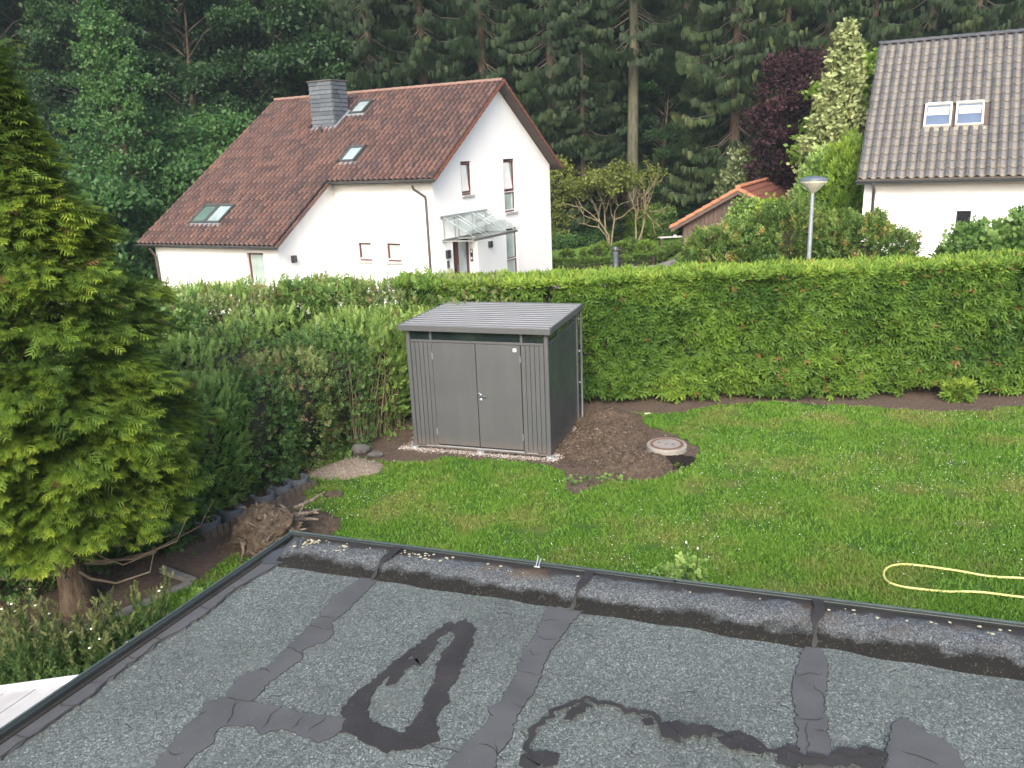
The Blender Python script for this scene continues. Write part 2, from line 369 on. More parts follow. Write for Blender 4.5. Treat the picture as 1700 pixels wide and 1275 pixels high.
def lawnmat():
    t = NT('lawn_and_soil'); s = t.attr('soil')
    dry = t.ramp(t.noise(.9, None, 5, .6), [(.48, 0.), (.64, .75)])
    g = t.mix(t.ramp(t.noise(30, None, 4), [(.3, 0.), (.7, 1.)]), (.040, .095, .016), (.075, .155, .026))
    g = t.mix(dry, g, (.18, .18, .055))
    so_ = t.mix(t.ramp(t.noise(22, None, 6, .65), [(.3, 0.), (.7, 1.)]), (.075, .055, .044), (.165, .125, .098))
    so_ = t.mix(t.ramp(t.noise(120, None, 2), [(.68, 0.), (.74, .7)]), so_, (.30, .25, .20))
    c = t.mix(s, g, so_); return t.bsdf(c, .95, t.bump(t.noise(45, None, 6, .7), .9, .03), 0, .1)
M_lawn = lawnmat()
lawn = link('lawn', gridmesh('lawn', -10, 14, 4.6, 17.4, .06, lawnz, {'soil': lambda X, Y: soilmask(X, Y).astype(float)}), M_lawn)
tag(lawn, kind='structure')
def farz(X, Y):
    r = np.clip((Y-52)/60, 0, 1.5); return -.06 + 9*r**1.2 + .25*fbm(X, Y, .15, 3, 6)*np.clip((Y-46)/8, 0, 1)
def groundmat():
    t = NT('rough_ground'); g = t.mix(t.ramp(t.noise(1.3, None, 6, .65), [(.35, 0.), (.65, 1.)]), (.020, .030, .012), (.050, .045, .026))
    return t.bsdf(g, .95, t.bump(t.noise(9, None, 6, .7), .8, .1), 0, .1)
tag(link('ground', gridmesh('ground', -150, 150, -40, 200, 2.0, farz), groundmat()), kind='structure')
# neighbour's lawn and gravel path behind the thuja hedge
t = NT('mown_grass'); gg = t.mix(t.ramp(t.noise(3, None, 5), [(.3, 0.), (.7, 1.)]), (.10, .20, .035), (.16, .27, .055))
M_mown = t.bsdf(gg, .9, t.bump(t.noise(30, None, 5, .7), .8, .03), 0, .1)
P_ = [(1.0, 38.0), (5.0, 37.2), (9.4, 36.6), (10.5, 42), (9.5, 46.5), (5, 44.8), (1.0, 43.2)]
tag(MB().prism(P_, -.3, .004).build('back_lawn', M_mown), kind='structure')
t = NT('grey_gravel'); gv = t.ramp(t.vor(26, None, 'F1', 1), [(0., (.18, .17, .165)), (1., (.42, .41, .40))])
M_gravel = t.bsdf(gv, .9, t.bump(t.vor(26), .8, .02), 0, .2)
P_ = [(1.8, 19), (14, 19), (14.5, 26), (9.0, 31), (9.2, 36.4), (8.6, 38.0), (6.6, 35.6), (2.2, 36.2), (1.6, 30)]
tag(MB().prism(P_, -.3, .002).build('gravel_path', M_gravel), kind='structure')

# ================================================================== FOREGROUND FLAT ROOF (garage)
GZ = 3.0; C0 = onz(485, 882, GZ+.045)[:2]; EA = onz(1700, 1035, GZ+.045)[:2]-C0; EA /= np.linalg.norm(EA); EB = onz(0, 1212, GZ+.042)[:2]-C0; EB /= np.linalg.norm(EB); EN = np.array([EA[1], -EA[0]])
def g2(a, b, z): q = C0 + EA*a + EB*b; return (q[0], q[1], z)
def gn(a, b, z): q = C0 + EA*a + EN*b; return (q[0], q[1], z)
garage = empty('garage', (C0[0], C0[1], 0), 0, 'flat bitumen felt roofed garage below the camera with dark edge trim', 'garage')
def gob(name, mb, mt, parent=None, **k):
    mb.v = [(x-C0[0], y-C0[1], z) for x, y, z in mb.v]; o = mb.build(name, mt, parent or garage, **k); return o
quad = [g2(0, 0, 0)[:2], g2(8, 0, 0)[:2], g2(8, 5.2, 0)[:2], g2(0, 5.2, 0)[:2]]
inq = [g2(.05, .05, 0)[:2], g2(7.95, .05, 0)[:2], g2(7.95, 5.15, 0)[:2], g2(.05, 5.15, 0)[:2]]
gob('wall', MB().prism([g2(.12,.12,0)[:2], g2(7.9,.12,0)[:2], g2(7.9,5.1,0)[:2], g2(.12,5.1,0)[:2]][::-1], -.1, 2.80), M_white)
def feltmat():
    t = NT('granule_bitumen_felt')
    a = t.vor(185, None, 'F1', 1); b = t.vor(95, None, 'F1', 1)
    g = t.ramp(a, [(0., (.034, .042, .041)), (.45, (.096, .116, .112)), (.8, (.19, .215, .206)), (1., (.40, .43, .42))])
    g = t.mix(t.math('MULTIPLY', t.ramp(b, [(.3, 0.), (.6, 1.)]), .35), g, (.055, .062, .062))
    stain = t.ramp(t.noise(1.5, None, 5, .6), [(.42, 0.), (.68, .45)]); g = t.mix(stain, g, (.050, .053, .049))
    g = t.mix(t.ramp(t.noise(3.3, None, 4, .6), [(.5, 0.), (.75, .35)]), g, (.12, .135, .122))
    dv = t.n('ShaderNodeVectorMath', {0: t.pos(), 1: t.n('ShaderNodeVectorMath', {0: t.n('ShaderNodeTexNoise', {'Vector': t.pos(), 'Scale': 9.}).outputs[1], 1: (.13, .13, .0)}, operation='MULTIPLY').outputs[0]}, operation='ADD').outputs[0]
    cr = t.ramp(t.vor(13, dv, 'DISTANCE_TO_EDGE'), [(.0, 1.), (.014, 0.)]); cm = t.ramp(t.noise(2.1, None, 3), [(.5, 0.), (.7, .6)])
    g = t.mix(t.math('MULTIPLY', cr, cm), g, (.018, .02, .02))
    h = t.math('ADD', a, t.math('MULTIPLY', cr, -2.))
    return t.bsdf(g, .82, t.bump(h, .6, .004), 0, .3)
M_felt = feltmat()
gob('felt_sheet', MB().prism(inq[::-1], 2.86, GZ), M_felt)
def bitmat(name, c0, c1, rough):
    t = NT(name); c = t.mix(t.ramp(t.noise(5, None, 6, .6), [(.3, 0.), (.72, 1.)]), c0, c1)
    c = t.mix(t.ramp(t.noise(160, None, 2), [(.70, 0.), (.76, .6)]), c, (.30, .31, .30))
    return t.bsdf(c, rough, t.bump(t.noise(14, None, 5), .25, .004), 0, .35)
M_bit = bitmat('smooth_grey_bitumen', (.058, .060, .062), (.084, .086, .088), .62)
M_bitdark = bitmat('fresh_dark_bitumen', (.020, .0185, .018), (.038, .034, .033), .6)
M_crack = simple('crack_black', (.018, .018, .018), (.03, .03, .03), 20, .9)
M_trim = simple('dark_edge_trim', (.030, .036, .036), (.045, .052, .050), 5, .38, .1, metallic=.4)
M_trimtop = simple('weathered_trim_lip', (.10, .13, .125), (.07, .095, .09), 30, .4, .1, metallic=.4)
def jag(P, amp, closed=True, step=.03, seed=1):
    P = [np.array(p[:2], float) for p in P]; out = []; n = len(P); r = np.random.default_rng(seed)
    for i in range(n if closed else n-1):
        a, b = P[i], P[(i+1) % n]; L = np.linalg.norm(b-a); k = max(1, int(L/step)); nrm = np.array([-(b-a)[1], (b-a)[0]])/max(L, 1e-6)
        for j in range(k):
            q = a+(b-a)*j/k; out.append(q+nrm*amp*r.standard_normal()*(0 if (not closed and j == 0) else 1))
    if not closed: out.append(P[-1])
    return out
def c1(pts): return [onz(x/2, 860+y/2, GZ) for x, y in pts]
def c2(pts): return [onz(850+x/2, 860+y/2, GZ) for x, y in pts]
def grow(P, d):
    P = [np.array(p[:2]) for p in P]; n = len(P); out = []; ar = sum(P[i][0]*P[(i+1) % n][1]-P[(i+1) % n][0]*P[i][1] for i in range(n))
    s = 1 if ar > 0 else -1
    for i in range(n):
        t_ = P[(i+1) % n]-P[i-1]; t_ = t_/max(np.linalg.norm(t_), 1e-6); out.append(P[i]+np.array([t_[1], -t_[0]])*s*d)
    return out
LAY = [0]
def patch(name, P, mt, seed, amp=.006, z=.0, border=.0016, label=None):
    LAY[0] += 1; z0 = GZ+.002+.0012*LAY[0]
    J = jag(P, amp*.7, True, .014, seed); B = grow(J, border)
    def ccw(Q): return Q if sum(Q[i][0]*Q[(i+1) % len(Q)][1]-Q[(i+1) % len(Q)][0]*Q[i][1] for i in range(len(Q))) > 0 else Q[::-1]
    if border: gob('patch_edge_crack', MB().prism([tuple(q) for q in ccw(B)], GZ-.002, z0-.0008), M_crack)
    o = gob(name, MB().prism([tuple(q) for q in ccw(J)], GZ-.002, z0), mt)
    if label: o['label'] = label
    return z0
def ribbon(P, w0, z, seed=1, mt=None, amp=.006, name='crack'):
    J = jag(P, amp, False, .02, seed); r = np.random.default_rng(seed); V = []; F = []
    for i, q in enumerate(J):
        t_ = J[min(i+1, len(J)-1)]-J[max(i-1, 0)]; t_ = t_/max(np.linalg.norm(t_), 1e-6); nn = np.array([-t_[1], t_[0]])
        ww = w0*(.6+.8*r.random() if w0 < .012 else .75+.5*r.random())*(1 if 0 < i < len(J)-1 else .15); V += [(*(q+nn*ww/2), z), (*(q-nn*ww/2), z)]
        if i: k = 2*i; F.append((k-2, k-1, k+1, k))
    return gob(name, MB().add(V, F), mt or M_crack)
zz = patch('bitumen_patch', c1([(1205,198),(1110,260),(1065,320),(1030,350),(985,400),(935,450),(895,490),(840,510),(800,525),(770,560),(750,598),(690,610),(665,650),(610,700),(560,760),(500,845),(600,845),(650,785),(710,748),(722,712),(745,688),(790,690),(850,692),(868,720),(935,702),(1000,722),(1060,747),(1130,715),(1152,668),(1000,648),(905,622),(832,612),(850,598),(900,545),(960,500),(1005,470),(1000,440),(1080,412),(1110,380),(1100,350),(1150,310),(1200,260),(1255,206)]), M_bit, 3, .005)
for i, P in enumerate([[(1030,352),(1070,372),(1105,372)],[(935,440),(975,436),(1005,462)],[(745,598),(800,608),(850,612)],[(790,612),(770,660),(752,690)],[(935,630),(900,655),(870,700)],[(1010,660),(985,690),(965,705)],[(1085,660),(1050,690),(1020,712)],[(690,645),(668,652),(655,660)],[(870,490),(885,505),(900,520)],[(560,775),(585,790),(610,782)],[(1060,325),(1100,335),(1125,330)]]): ribbon(c1(P), .004, zz+.0015, i+5)
zz2 = patch('bitumen_patch', c1([(1545,335),(1580,370),(1566,420),(1542,470),(1518,540),(1488,580),(1492,612),(1460,642),(1448,680),(1462,740),(1380,770),(1270,777),(1200,742),(1150,712),(1125,715),(1150,668),(1130,650),(1158,604),(1206,566),(1258,526),(1308,481),(1368,436),(1434,386),(1490,345),(1505,352),(1498,372),(1425,418),(1375,448),(1310,500),(1270,545),(1232,590),(1222,628),(1224,665),(1260,690),(1300,702),(1340,712),(1370,680),(1400,640),(1410,600),(1440,550),(1450,500),(1480,440),(1512,400),(1500,372),(1508,352)]), M_bitdark, 9, .006, border=0, label='dark triangular smear of fresh bitumen')
ribbon(c1([(1350,470),(1320,520),(1280,560)]), .05, zz2+.0008, 31, M_bitdark, .012, 'bitumen_smear')
ribbon(c1([(1440,405),(1400,470),(1360,500)]), .045, zz2+.001, 32, M_bitdark, .014, 'bitumen_smear')
ribbon(c1([(1480,440),(1470,500),(1465,540)]), .03, zz2+.001, 33, M_bitdark, .01, 'bitumen_smear')
for i, P in enumerate([[(1330,740),(1400,755),(1460,770),(1530,785)],[(1480,455),(1530,465),(1555,462)],[(1160,690),(1190,700),(1215,690)],[(1430,745),(1420,720)]]): ribbon(c1(P), .004, zz2+.0025, i+50)
P2 = c2([(122,296),(100,340),(75,395),(40,440),(22,500),(-6,560),(-30,600)]) + c1([(1655,625),(1618,632),(1636,660),(1590,712),(1540,762),(1500,800),(1470,850),(1640,850),(1652,790),(1692,742)]) + c2([(8,690),(20,660),(50,610),(85,560),(100,500),(130,440),(160,400),(200,350),(238,306)])
zz3 = patch('bitumen_patch', P2, M_bit, 17, .005)
for i, P in enumerate([[(95,345),(130,342),(158,345)],[(75,395),(110,408),(150,405)],[(25,515),(60,518),(100,525)],[(0,620),(30,632),(48,628)],[(55,440),(70,460),(95,455)]]): ribbon(c2(P), .004, zz3+.0015, i+70)
ribbon(c1([(1640,750),(1650,790),(1675,815)]), .004, zz3+.0015, 81); ribbon(c1([(1590,755),(1640,770),(1655,790)]), .004, zz3+.0015, 82)
zz4 = patch('bitumen_patch', c2([(972,432),(955,470),(938,530),(930,580),(940,640),(945,690),(950,750),(960,830),(960,850),(1056,850),(1062,790),(1050,700),(1034,660),(1040,580),(1050,520),(1045,480),(1022,438)]), M_bit, 23, .005)
for i, P in enumerate([[(940,530),(990,520),(1030,528)],[(945,672),(985,676),(1035,668)],[(985,680),(980,730),(982,800)],[(1000,560),(1035,600),(1040,640)],[(1000,710),(1030,712),(1050,722)]]): ribbon(c2(P), .004, zz4+.0015, i+90)
zz5 = patch('bitumen_patch', c2([(1270,680),(1300,670),(1342,690),(1380,722),(1442,742),(1480,780),(1500,830),(1505,850),(1236,850),(1240,800),(1250,742)]), M_bit, 29, .006)
ribbon(c2([(1290,780),(1340,795),(1385,812),(1420,830)]), .004, zz5+.0015, 99); ribbon(c2([(1245,730),(1240,780),(1242,840)]), .004, zz5+.0015, 98)
arc = c2([(42,810),(62,745),(100,690),(150,642),(210,618),(270,612),(330,625),(420,655),(520,690),(620,708),(720,730),(820,760),(900,778),(958,775)])
ribbon(arc, .020, GZ+.0125, 101, M_bitdark, .012, 'bitumen_smear')['label'] = 'thin curved dark smear of bitumen'
for k, (P, wd) in enumerate([([(60,850),(60,815),(110,805),(150,830)], .07), ([(170,680),(210,652),(270,640)], .035), ([(490,705),(540,735),(560,760)], .05), ([(520,695),(620,722),(660,740)], .055), ([(680,745),(780,765),(850,782)], .06), ([(880,790),(930,785),(960,800)], .07), ([(1060,800),(1140,796),(1245,792)], .035), ([(880,830),(960,815),(1100,822),(1240,828)], .05), ([(430,685),(455,690),(470,700)], .04)]):
    ribbon(c2(P), wd, GZ+.014+.0006*k, 110+k, M_bitdark, .012, 'bitumen_smear')
for k, P in enumerate([[(70,770),(55,800),(75,840)], [(520,680),(525,705)], [(610,705),(618,725)], [(705,722),(712,742)], [(900,775),(945,800),(1000,810),(1050,805)], [(1060,798),(1150,806),(1235,800)]]): ribbon(c2(P), .004, GZ+.021, 130+k)
# smooth strip along the left edge
LS = c1([(925,160),(830,212),(770,250),(690,320),(600,380),(530,415),(460,470),(400,515),(340,560),(300,600),(220,650),(150,700),(90,740),(20,790),(-120,880)])
ls = [tuple(q[:2]) for q in LS]; ex = [g2(.03, 4.2, 0)[:2], g2(.03, .18, 0)[:2]]
LAY[0] += 1
J = [tuple(q) for q in jag(ls, .006, False, .02, 44)]
gob('edge_strip', MB().prism((J+ex)[::-1], GZ-.002, GZ+.009), M_bit); 
ribbon(LS, .007, GZ+.0105, 45, amp=.004)
for k, (x, y) in enumerate([(1215,240),(1110,305),(1000,385),(870,500),(785,590),(650,720),(545,700),(440,810)]):
    pass
for k, P in enumerate([[(760,238),(800,242),(830,212)],[(775,205),(800,212),(825,208)],[(480,402),(510,405),(540,415)],[(395,455),(430,468),(462,470)],[(285,545),(310,555),(345,550)],[(190,615),(240,632),(265,625)],[(35,725),(75,735),(105,740)],[(650,300),(680,305),(700,312)]]): ribbon(c1(P), .004, GZ+.0115, 140+k)
# raised felt roll (angle fillet) below the far trim, in lengths with lapped joints
def fillmat():
    t = NT('mossy_felt_roll'); a = t.vor(185, None, 'F1', 1)
    g = t.ramp(a, [(0., (.028, .031, .033)), (.5, (.075, .083, .087)), (.85, (.15, .16, .168)), (1., (.30, .31, .31))])
    h = t.attr('band'); n1 = t.math('ADD', h, t.math('MULTIPLY', t.math('SUBTRACT', t.noise(9, None, 5, .6), .5), .55))
    low = t.ramp(n1, [(.50, 0.), (.66, 1.)]); g = t.mix(low, g, t.mix(t.ramp(a, [(.75, 0.), (.95, 1.)]), (.009, .009, .008), (.05, .045, .03)))
    top = t.ramp(n1, [(.14, 1.), (.24, 0.)]); g = t.mix(top, g, (.034, .030, .029))
    rust = t.math('MULTIPLY', t.ramp(t.noise(4, None, 5, .6), [(.56, 0.), (.66, .6)]), t.ramp(h, [(.3, .8), (.55, 0.)])); g = t.mix(rust, g, (.12, .075, .035))
    return t.bsdf(g, .85, t.bump(a, .6, .004), 0, .25)
M_roll = fillmat()
def roll(a0, a1, s, seed):
    prof = [(.020, .030), (.06, .036), (.11, .040), (.155, .037), (.195, .029), (.23, .017), (.255, .004), (.272, -.006)]
    na = int((a1-a0)/.02)+1; V = []; F = []; B = []
    for i in range(na+1):
        a = a0+(a1-a0)*i/na
        for j, (b, z) in enumerate(prof):
            wob = .006*math.sin(a*7+seed)+.004*math.sin(a*17+seed*2); e = s+.004*random.random(); V.append(gn(a, b+(wob if j > 2 else 0)+(s if j > 1 else 0)+b*.075*a, GZ+z*(1.06+.07*a if 0 < j < 7 else 1)+(s if j < 7 else 0)+.003*math.sin(a*23+j))); B.append(j/7)
    m = len(prof)
    for i in range(na):
        for j in range(m-1): F.append((i*m+j, i*m+j+1, (i+1)*m+j+1, (i+1)*m+j))
    b = MB().add(V, F, 0, True); o = gob('felt_roll', b, M_roll); at = o.data.attributes.new('band', 'FLOAT', 'POINT'); at.data.foreach_set('value', B)
def alen(px, py):
    q = onz(px, py, GZ+.04)[:2]-C0; return float(q@EA)
js = [.07, alen(652, 915), alen(966, 965), alen(1350, 1030), 4.9, 6.2, 7.9]
for i in range(len(js)-1): roll(js[i]+.004, js[i+1]+.012, .004*((i+1) % 2), i*1.7)
for i in range(1, len(js)-1):
    V = []; F = []; prof = [(.03, .046), (.09, .052), (.14, .052), (.18, .046), (.215, .034), (.245, .018), (.272, .002)]
    for j, (b, z) in enumerate(prof):
        bb = b+b*.075*js[i]+.006; zj = GZ+z*(1.06+.07*js[i])+.002
        V += [gn(js[i]-.002+.006*math.sin(j*2.), bb, zj), gn(js[i]+.012+.008*math.sin(j*3.)+(.03 if j < 3 else 0), bb, zj)]
    for j in range(len(prof)-1): F.append((2*j, 2*j+1, 2*j+3, 2*j+2))
    gob('lap_joint', MB().add(V, F), M_bitdark)
# torn dark flap at the roll's left end
gob('torn_felt_flap', MB().add([gn(.05, .05, GZ+.042), gn(.13, .06, GZ+.048), gn(.14, .16, GZ+.046), gn(.11, .27, GZ+.014), gn(-.02, .30, GZ+.0125), gn(-.03, .2, GZ+.014), gn(.04, .15, GZ+.03)], [(0, 1, 2, 6), (6, 2, 3), (6, 3, 4, 5)]), bitmat('torn_blue_black_felt', (.03, .036, .042), (.055, .062, .068), .5))
# trims
def barbox(f, a0, a1, b0, b1, z0, z1):
    return MB().add([f(a0, b0, z0), f(a1, b0, z0), f(a1, b1, z0), f(a0, b1, z0), f(a0, b0, z1), f(a1, b0, z1), f(a1, b1, z1), f(a0, b1, z1)], [(0,3,2,1),(4,5,6,7),(0,1,5,4),(1,2,6,5),(2,3,7,6),(3,0,4,7)])
def ftrim(a, b, z): return gn(a, b, z)
def strim(a, b, z): q = C0 + EB*a + EA*b; return (q[0], q[1], z)
for i in range(4): gob('edge_trim', barbox(ftrim, -.02+i*2.0, 1.998+i*2.0, -.008, .014, 2.88, GZ+.040), M_trim, bevel=.003)
gob('trim_lip', barbox(ftrim, -.02, 7.99, -.010, -.002, GZ+.040, GZ+.045), M_trimtop)
for i in range(3): gob('edge_trim', barbox(strim, .016+i*1.8, 1.828+i*1.8, -.008, .014, 2.88, GZ+.036), M_trim, bevel=.003)
gob('trim_lip', barbox(strim, -.0, 5.4, -.010, -.002, GZ+.0362, GZ+.042), M_trimtop)
gob('trim_upstand', barbox(strim, .1, 5.2, .0142, .030, GZ-.0, GZ+.016), M_bitdark)
# little wire clip on the far trim
ac = alen(893, 935); cl = MB(); cl.tube([gn(ac, -.01, GZ+.07), gn(ac, .01, GZ+.055), gn(ac, .03, GZ+.04)], .003, 5); cl.tube([gn(ac+.012, -.01, GZ+.06), gn(ac+.012, .03, GZ+.04)], .003, 5); cl.tube([gn(ac-.008, .035, GZ+.04), gn(ac+.02, .035, GZ+.04)], .004, 5)
gob('wire_clip', cl, M_galv)
# lichen rosettes
lb = MB(); r = np.random.default_rng(5)
for k in range(170):
    if k < 100: a, b = .10+abs(r.normal(0, .15)), .05+.10*r.random()
    elif k < 130: a, b = .45+.5*r.random(), .05+.06*r.random()
    else: a, b = r.random()*3.6+.4, .07+.05*r.random()
    zb = GZ+.040*(1.06+.07*a); rad = .003+.007*r.random()
    n = 7; c = gn(a, b, zb+.004); vs = [c]+[(c[0]+rad*(.7+.5*r.random())*math.cos(6.283*j/n), c[1]+rad*(.7+.5*r.random())*math.sin(6.283*j/n), c[2]-.003) for j in range(n)]
    lb.add(vs, [(0, 1+j, 1+(j+1) % n) for j in range(n)])
o = gob('lichen', lb, simple('pale_yellow_lichen', (.36, .36, .25), (.27, .25, .17), 60, .9)); o['kind'] = 'stuff'

# white boarded patio roof beside the garage
pr = empty('patio_roof', (-2.9, 3.7, 2.3), 0, 'white painted board roof sloping away left of the garage edge', 'patio roof')
e1 = np.array([.985, .172]); e2 = np.array([-.40, -.917]); o0 = np.array(onz(0, 1142, 2.3)[:2])-e1*1.2-np.array([-2.9, 3.7])
def pp(a, b, z): q = o0+e1*a+e2*b; return (q[0], q[1], z)
M_board = simple('weathered_white_board', (.46, .45, .44), (.36, .35, .34), 6, .6, .3)
M_fascia = simple('white_fascia', (.66, .66, .65), (.6, .6, .59), 4, .5, .1)
for i in range(13):
    s0 = .002+i*.158; MBx = barbox(lambda a, b, z: pp(a, b, z-.02*b), s0, s0+.150, .05, 3.2, -.03, -.005); MBx.build('roof_board', M_board, pr, bevel=.002)
barbox(pp, -.02, 2.08, -.01, .045, -.12, .012).build('fascia', M_fascia, pr, bevel=.004)
M_post = M_fascia
for a, b in ((.05, .06), (1.9, .06), (.05, 3.1), (1.9, 3.1)): barbox(pp, a, a+.09, b, b+.09, -2.3, -.1).build('post', M_fascia, pr)

# ================================================================== HOUSES
def skin(mb, f3, x0, x1, zb, ztop, holes, breaks=(), depth=.14, mi=0):
    xs = sorted(set([x0, x1]+[b for b in breaks if x0 < b < x1]+[h[0] for h in holes]+[h[1] for h in holes]))
    for a, b in zip(xs[:-1], xs[1:]):
        hs = sorted([h for h in holes if h[0] <= a+1e-6 and h[1] >= b-1e-6], key=lambda h: h[2]); z = zb
        for h in hs:
            if h[2] > z+1e-6: mb.add([f3(a, z, 0), f3(b, z, 0), f3(b, h[2], 0), f3(a, h[2], 0)], [(0,1,2,3)], mi)
            z = h[3]
        mb.add([f3(a, z, 0), f3(b, z, 0), f3(b, ztop(b), 0), f3(a, ztop(a), 0)], [(0,1,2,3)], mi)
    for h in holes:
        a, b, c, d = h[:4]; dp = h[4] if len(h) > 4 else depth
        for (p, q) in (((a, c), (b, c)), ((b, c), (b, d)), ((b, d), (a, d)), ((a, d), (a, c))):
            mb.add([f3(*p, 0), f3(*q, 0), f3(*q, dp), f3(*p, dp)], [(0,1,2,3)], mi)
def window(f3, a, b, c, d, depth, parent, frame=None, glass=None, transom=None, sill=True, tilt=False, fw=.055, mull=None):
    """window set in a wall opening; f3(x, z, depth) -> local point"""
    fr = frame or M_brownframe; gl = glass or M_glass
    def bx(mb, x0, x1, z0, z1, d0, d1): mb.add([f3(x0,z0,d0), f3(x1,z0,d0), f3(x1,z1,d0), f3(x0,z1,d0), f3(x0,z0,d1), f3(x1,z0,d1), f3(x1,z1,d1), f3(x0,z1,d1)], [(0,3,2,1),(4,5,6,7),(0,1,5,4),(1,2,6,5),(2,3,7,6),(3,0,4,7)]); return mb
    a, b, c, d = a+.004, b-.004, c+.004, d-.004
    m = MB(); g0, g1 = depth-.07, depth-.004
    bx(m, a, a+fw, c, d, g0, g1); bx(m, b-fw, b, c, d, g0, g1); bx(m, a+fw, b-fw, c, c+fw*1.25, g0, g1); bx(m, a+fw, b-fw, d-fw, d, g0, g1)
    zs = [c+fw*1.25]+([transom-.05, transom+.05] if transom else [])+[d-fw]
    if transom: bx(m, a+fw, b-fw, transom-.05, transom+.05, g0, g1)
    w_ = m.build('window', fr, parent)
    for z0, z1 in ((zs[0], zs[1]), (zs[2], zs[3])) if transom else ((zs[0], zs[1]),):
        bx(MB(), a+fw, b-fw, z0, z1, g0+.03, g1-.01).build('pane', gl, w_)
    s2 = MB(); bx(s2, a+fw*.6, b-fw*.6, c+fw*1.25-.012, c+fw*1.25+.03, g0-.018, g0-.001)
    if transom: bx(s2, a+fw*.6, b-fw*.6, transom-.012, transom+.02, g0-.018, g0-.001)
    s2.build('drip_rail', M_whiteframe, w_)
    if tilt:   # tilted casement leaning inwards at the top
        z0, z1 = (zs[2], zs[3]) if transom else (zs[0], zs[1]); tb = MB(); aa, bb = a+fw, b-fw
        for (x0, x1) in ((aa+.003, aa+.045), (bb-.045, bb-.003)):
            tb.add([f3(x0,z0,g0-.02), f3(x1,z0,g0-.02), f3(x1,z1-.02,g0-.012), f3(x0,z1-.02,g0-.012), f3(x0,z0,g0+.02), f3(x1,z0,g0+.02), f3(x1,z1-.02,g0+.025), f3(x0,z1-.02,g0+.025)], [(0,3,2,1),(4,5,6,7),(0,1,5,4),(1,2,6,5),(2,3,7,6),(3,0,4,7)])
        bx(tb, aa+.045, bb-.045, z0, z0+.04, g0-.02, g0+.02); bx(tb, aa+.045, bb-.045, z1-.06, z1-.02, g0-.012, g0+.02); tb.build('casement', fr, w_)
        V = [f3(aa+.05, z1-.06, g0-.002), f3(aa+.05+(bb-aa)*.55, z1-.06, g0-.002), f3(bb-.05, z0+.06, g0-.002), f3(aa+.05, z0+.06, g0-.002)]
        MB().add(V, [(0,1,2,3)]).build('curtain', M_blind, w_)
    if sill: bx(MB(), a-.03, b+.05, c-.075, c-.006, -.06, depth-.02).build('sill', M_sill, w_, bevel=.004)
    return w_
def tilemesh(name, w_, L, amp, thick=.014, lift=.022, seg=8, shape='s', edge=True):
    V = []; F = []; n = seg
    def zc(x):
        u = x/w_
        if shape == 's': return amp*(.5+.5*math.cos(2*math.pi*(u-.22)))**1.0
        q = (.5+.5*math.cos(2*math.pi*(u-.15))); return amp*q**1.6
    rows = [(0., lift), (L*.12, lift*.95), (L, 0.)]
    for (y, l) in rows:
        for i in range(n+1): x = w_*i/n; V.append((x, y, zc(x)+l))
    for j in range(len(rows)-1):
        for i in range(n): k = j*(n+1)+i; F.append((k, k+1, k+n+2, k+n+1))
    b = len(V)
    for i in range(n+1): x = w_*i/n; V.append((x, .001, zc(x)+lift-thick-.012))
    for i in range(n): F.append((i+1, i, b+i, b+i+1))
    me = bpy.data.meshes.new(name); me.from_pydata(V, [], F); me.polygons.foreach_set('use_smooth', [True]*(len(F)-n)+[False]*n)
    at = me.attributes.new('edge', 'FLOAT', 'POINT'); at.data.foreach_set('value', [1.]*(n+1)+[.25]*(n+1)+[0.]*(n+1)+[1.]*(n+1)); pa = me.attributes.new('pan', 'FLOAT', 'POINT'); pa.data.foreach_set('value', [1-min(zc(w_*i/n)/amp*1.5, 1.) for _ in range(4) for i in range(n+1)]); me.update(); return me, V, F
def tile_field(parent, me, V, F, cells, slope, mt, nind, zoff, name='roof_tile'):
    """cells: (x, y, z) anchors in local frame, sorted nearest first; the first nind are parts, the rest joined"""
    ang = math.atan(slope); me.materials.append(mt); R = Matrix.Rotation(ang, 3, 'X')
    for (x, y, z) in cells[:nind]:
        o = bpy.data.objects.new(name, me); COL.objects.link(o); o.parent = parent; o.location = (x, y, z+zoff); o.rotation_euler = (ang+random.gauss(0, .004), random.gauss(0, .004), random.gauss(0, .003))
    if len(cells) > nind:
        VV = np.array([tuple(R @ Vector(v)) for v in V]); b = MB(); out = []; fs = []; m = len(V)
        at = np.tile(np.array([d.value for d in me.attributes['edge'].data]), len(cells)-nind)
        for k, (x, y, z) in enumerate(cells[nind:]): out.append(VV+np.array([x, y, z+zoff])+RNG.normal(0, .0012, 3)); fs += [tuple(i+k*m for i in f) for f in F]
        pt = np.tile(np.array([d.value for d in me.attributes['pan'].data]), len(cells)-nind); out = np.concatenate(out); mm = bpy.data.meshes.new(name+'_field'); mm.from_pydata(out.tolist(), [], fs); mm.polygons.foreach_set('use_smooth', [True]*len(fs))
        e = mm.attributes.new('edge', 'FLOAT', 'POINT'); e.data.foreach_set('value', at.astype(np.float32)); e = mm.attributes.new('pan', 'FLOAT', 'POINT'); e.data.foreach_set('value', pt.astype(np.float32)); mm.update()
        o = link(name+'_field', mm, mt, parent); o['kind'] = 'stuff'

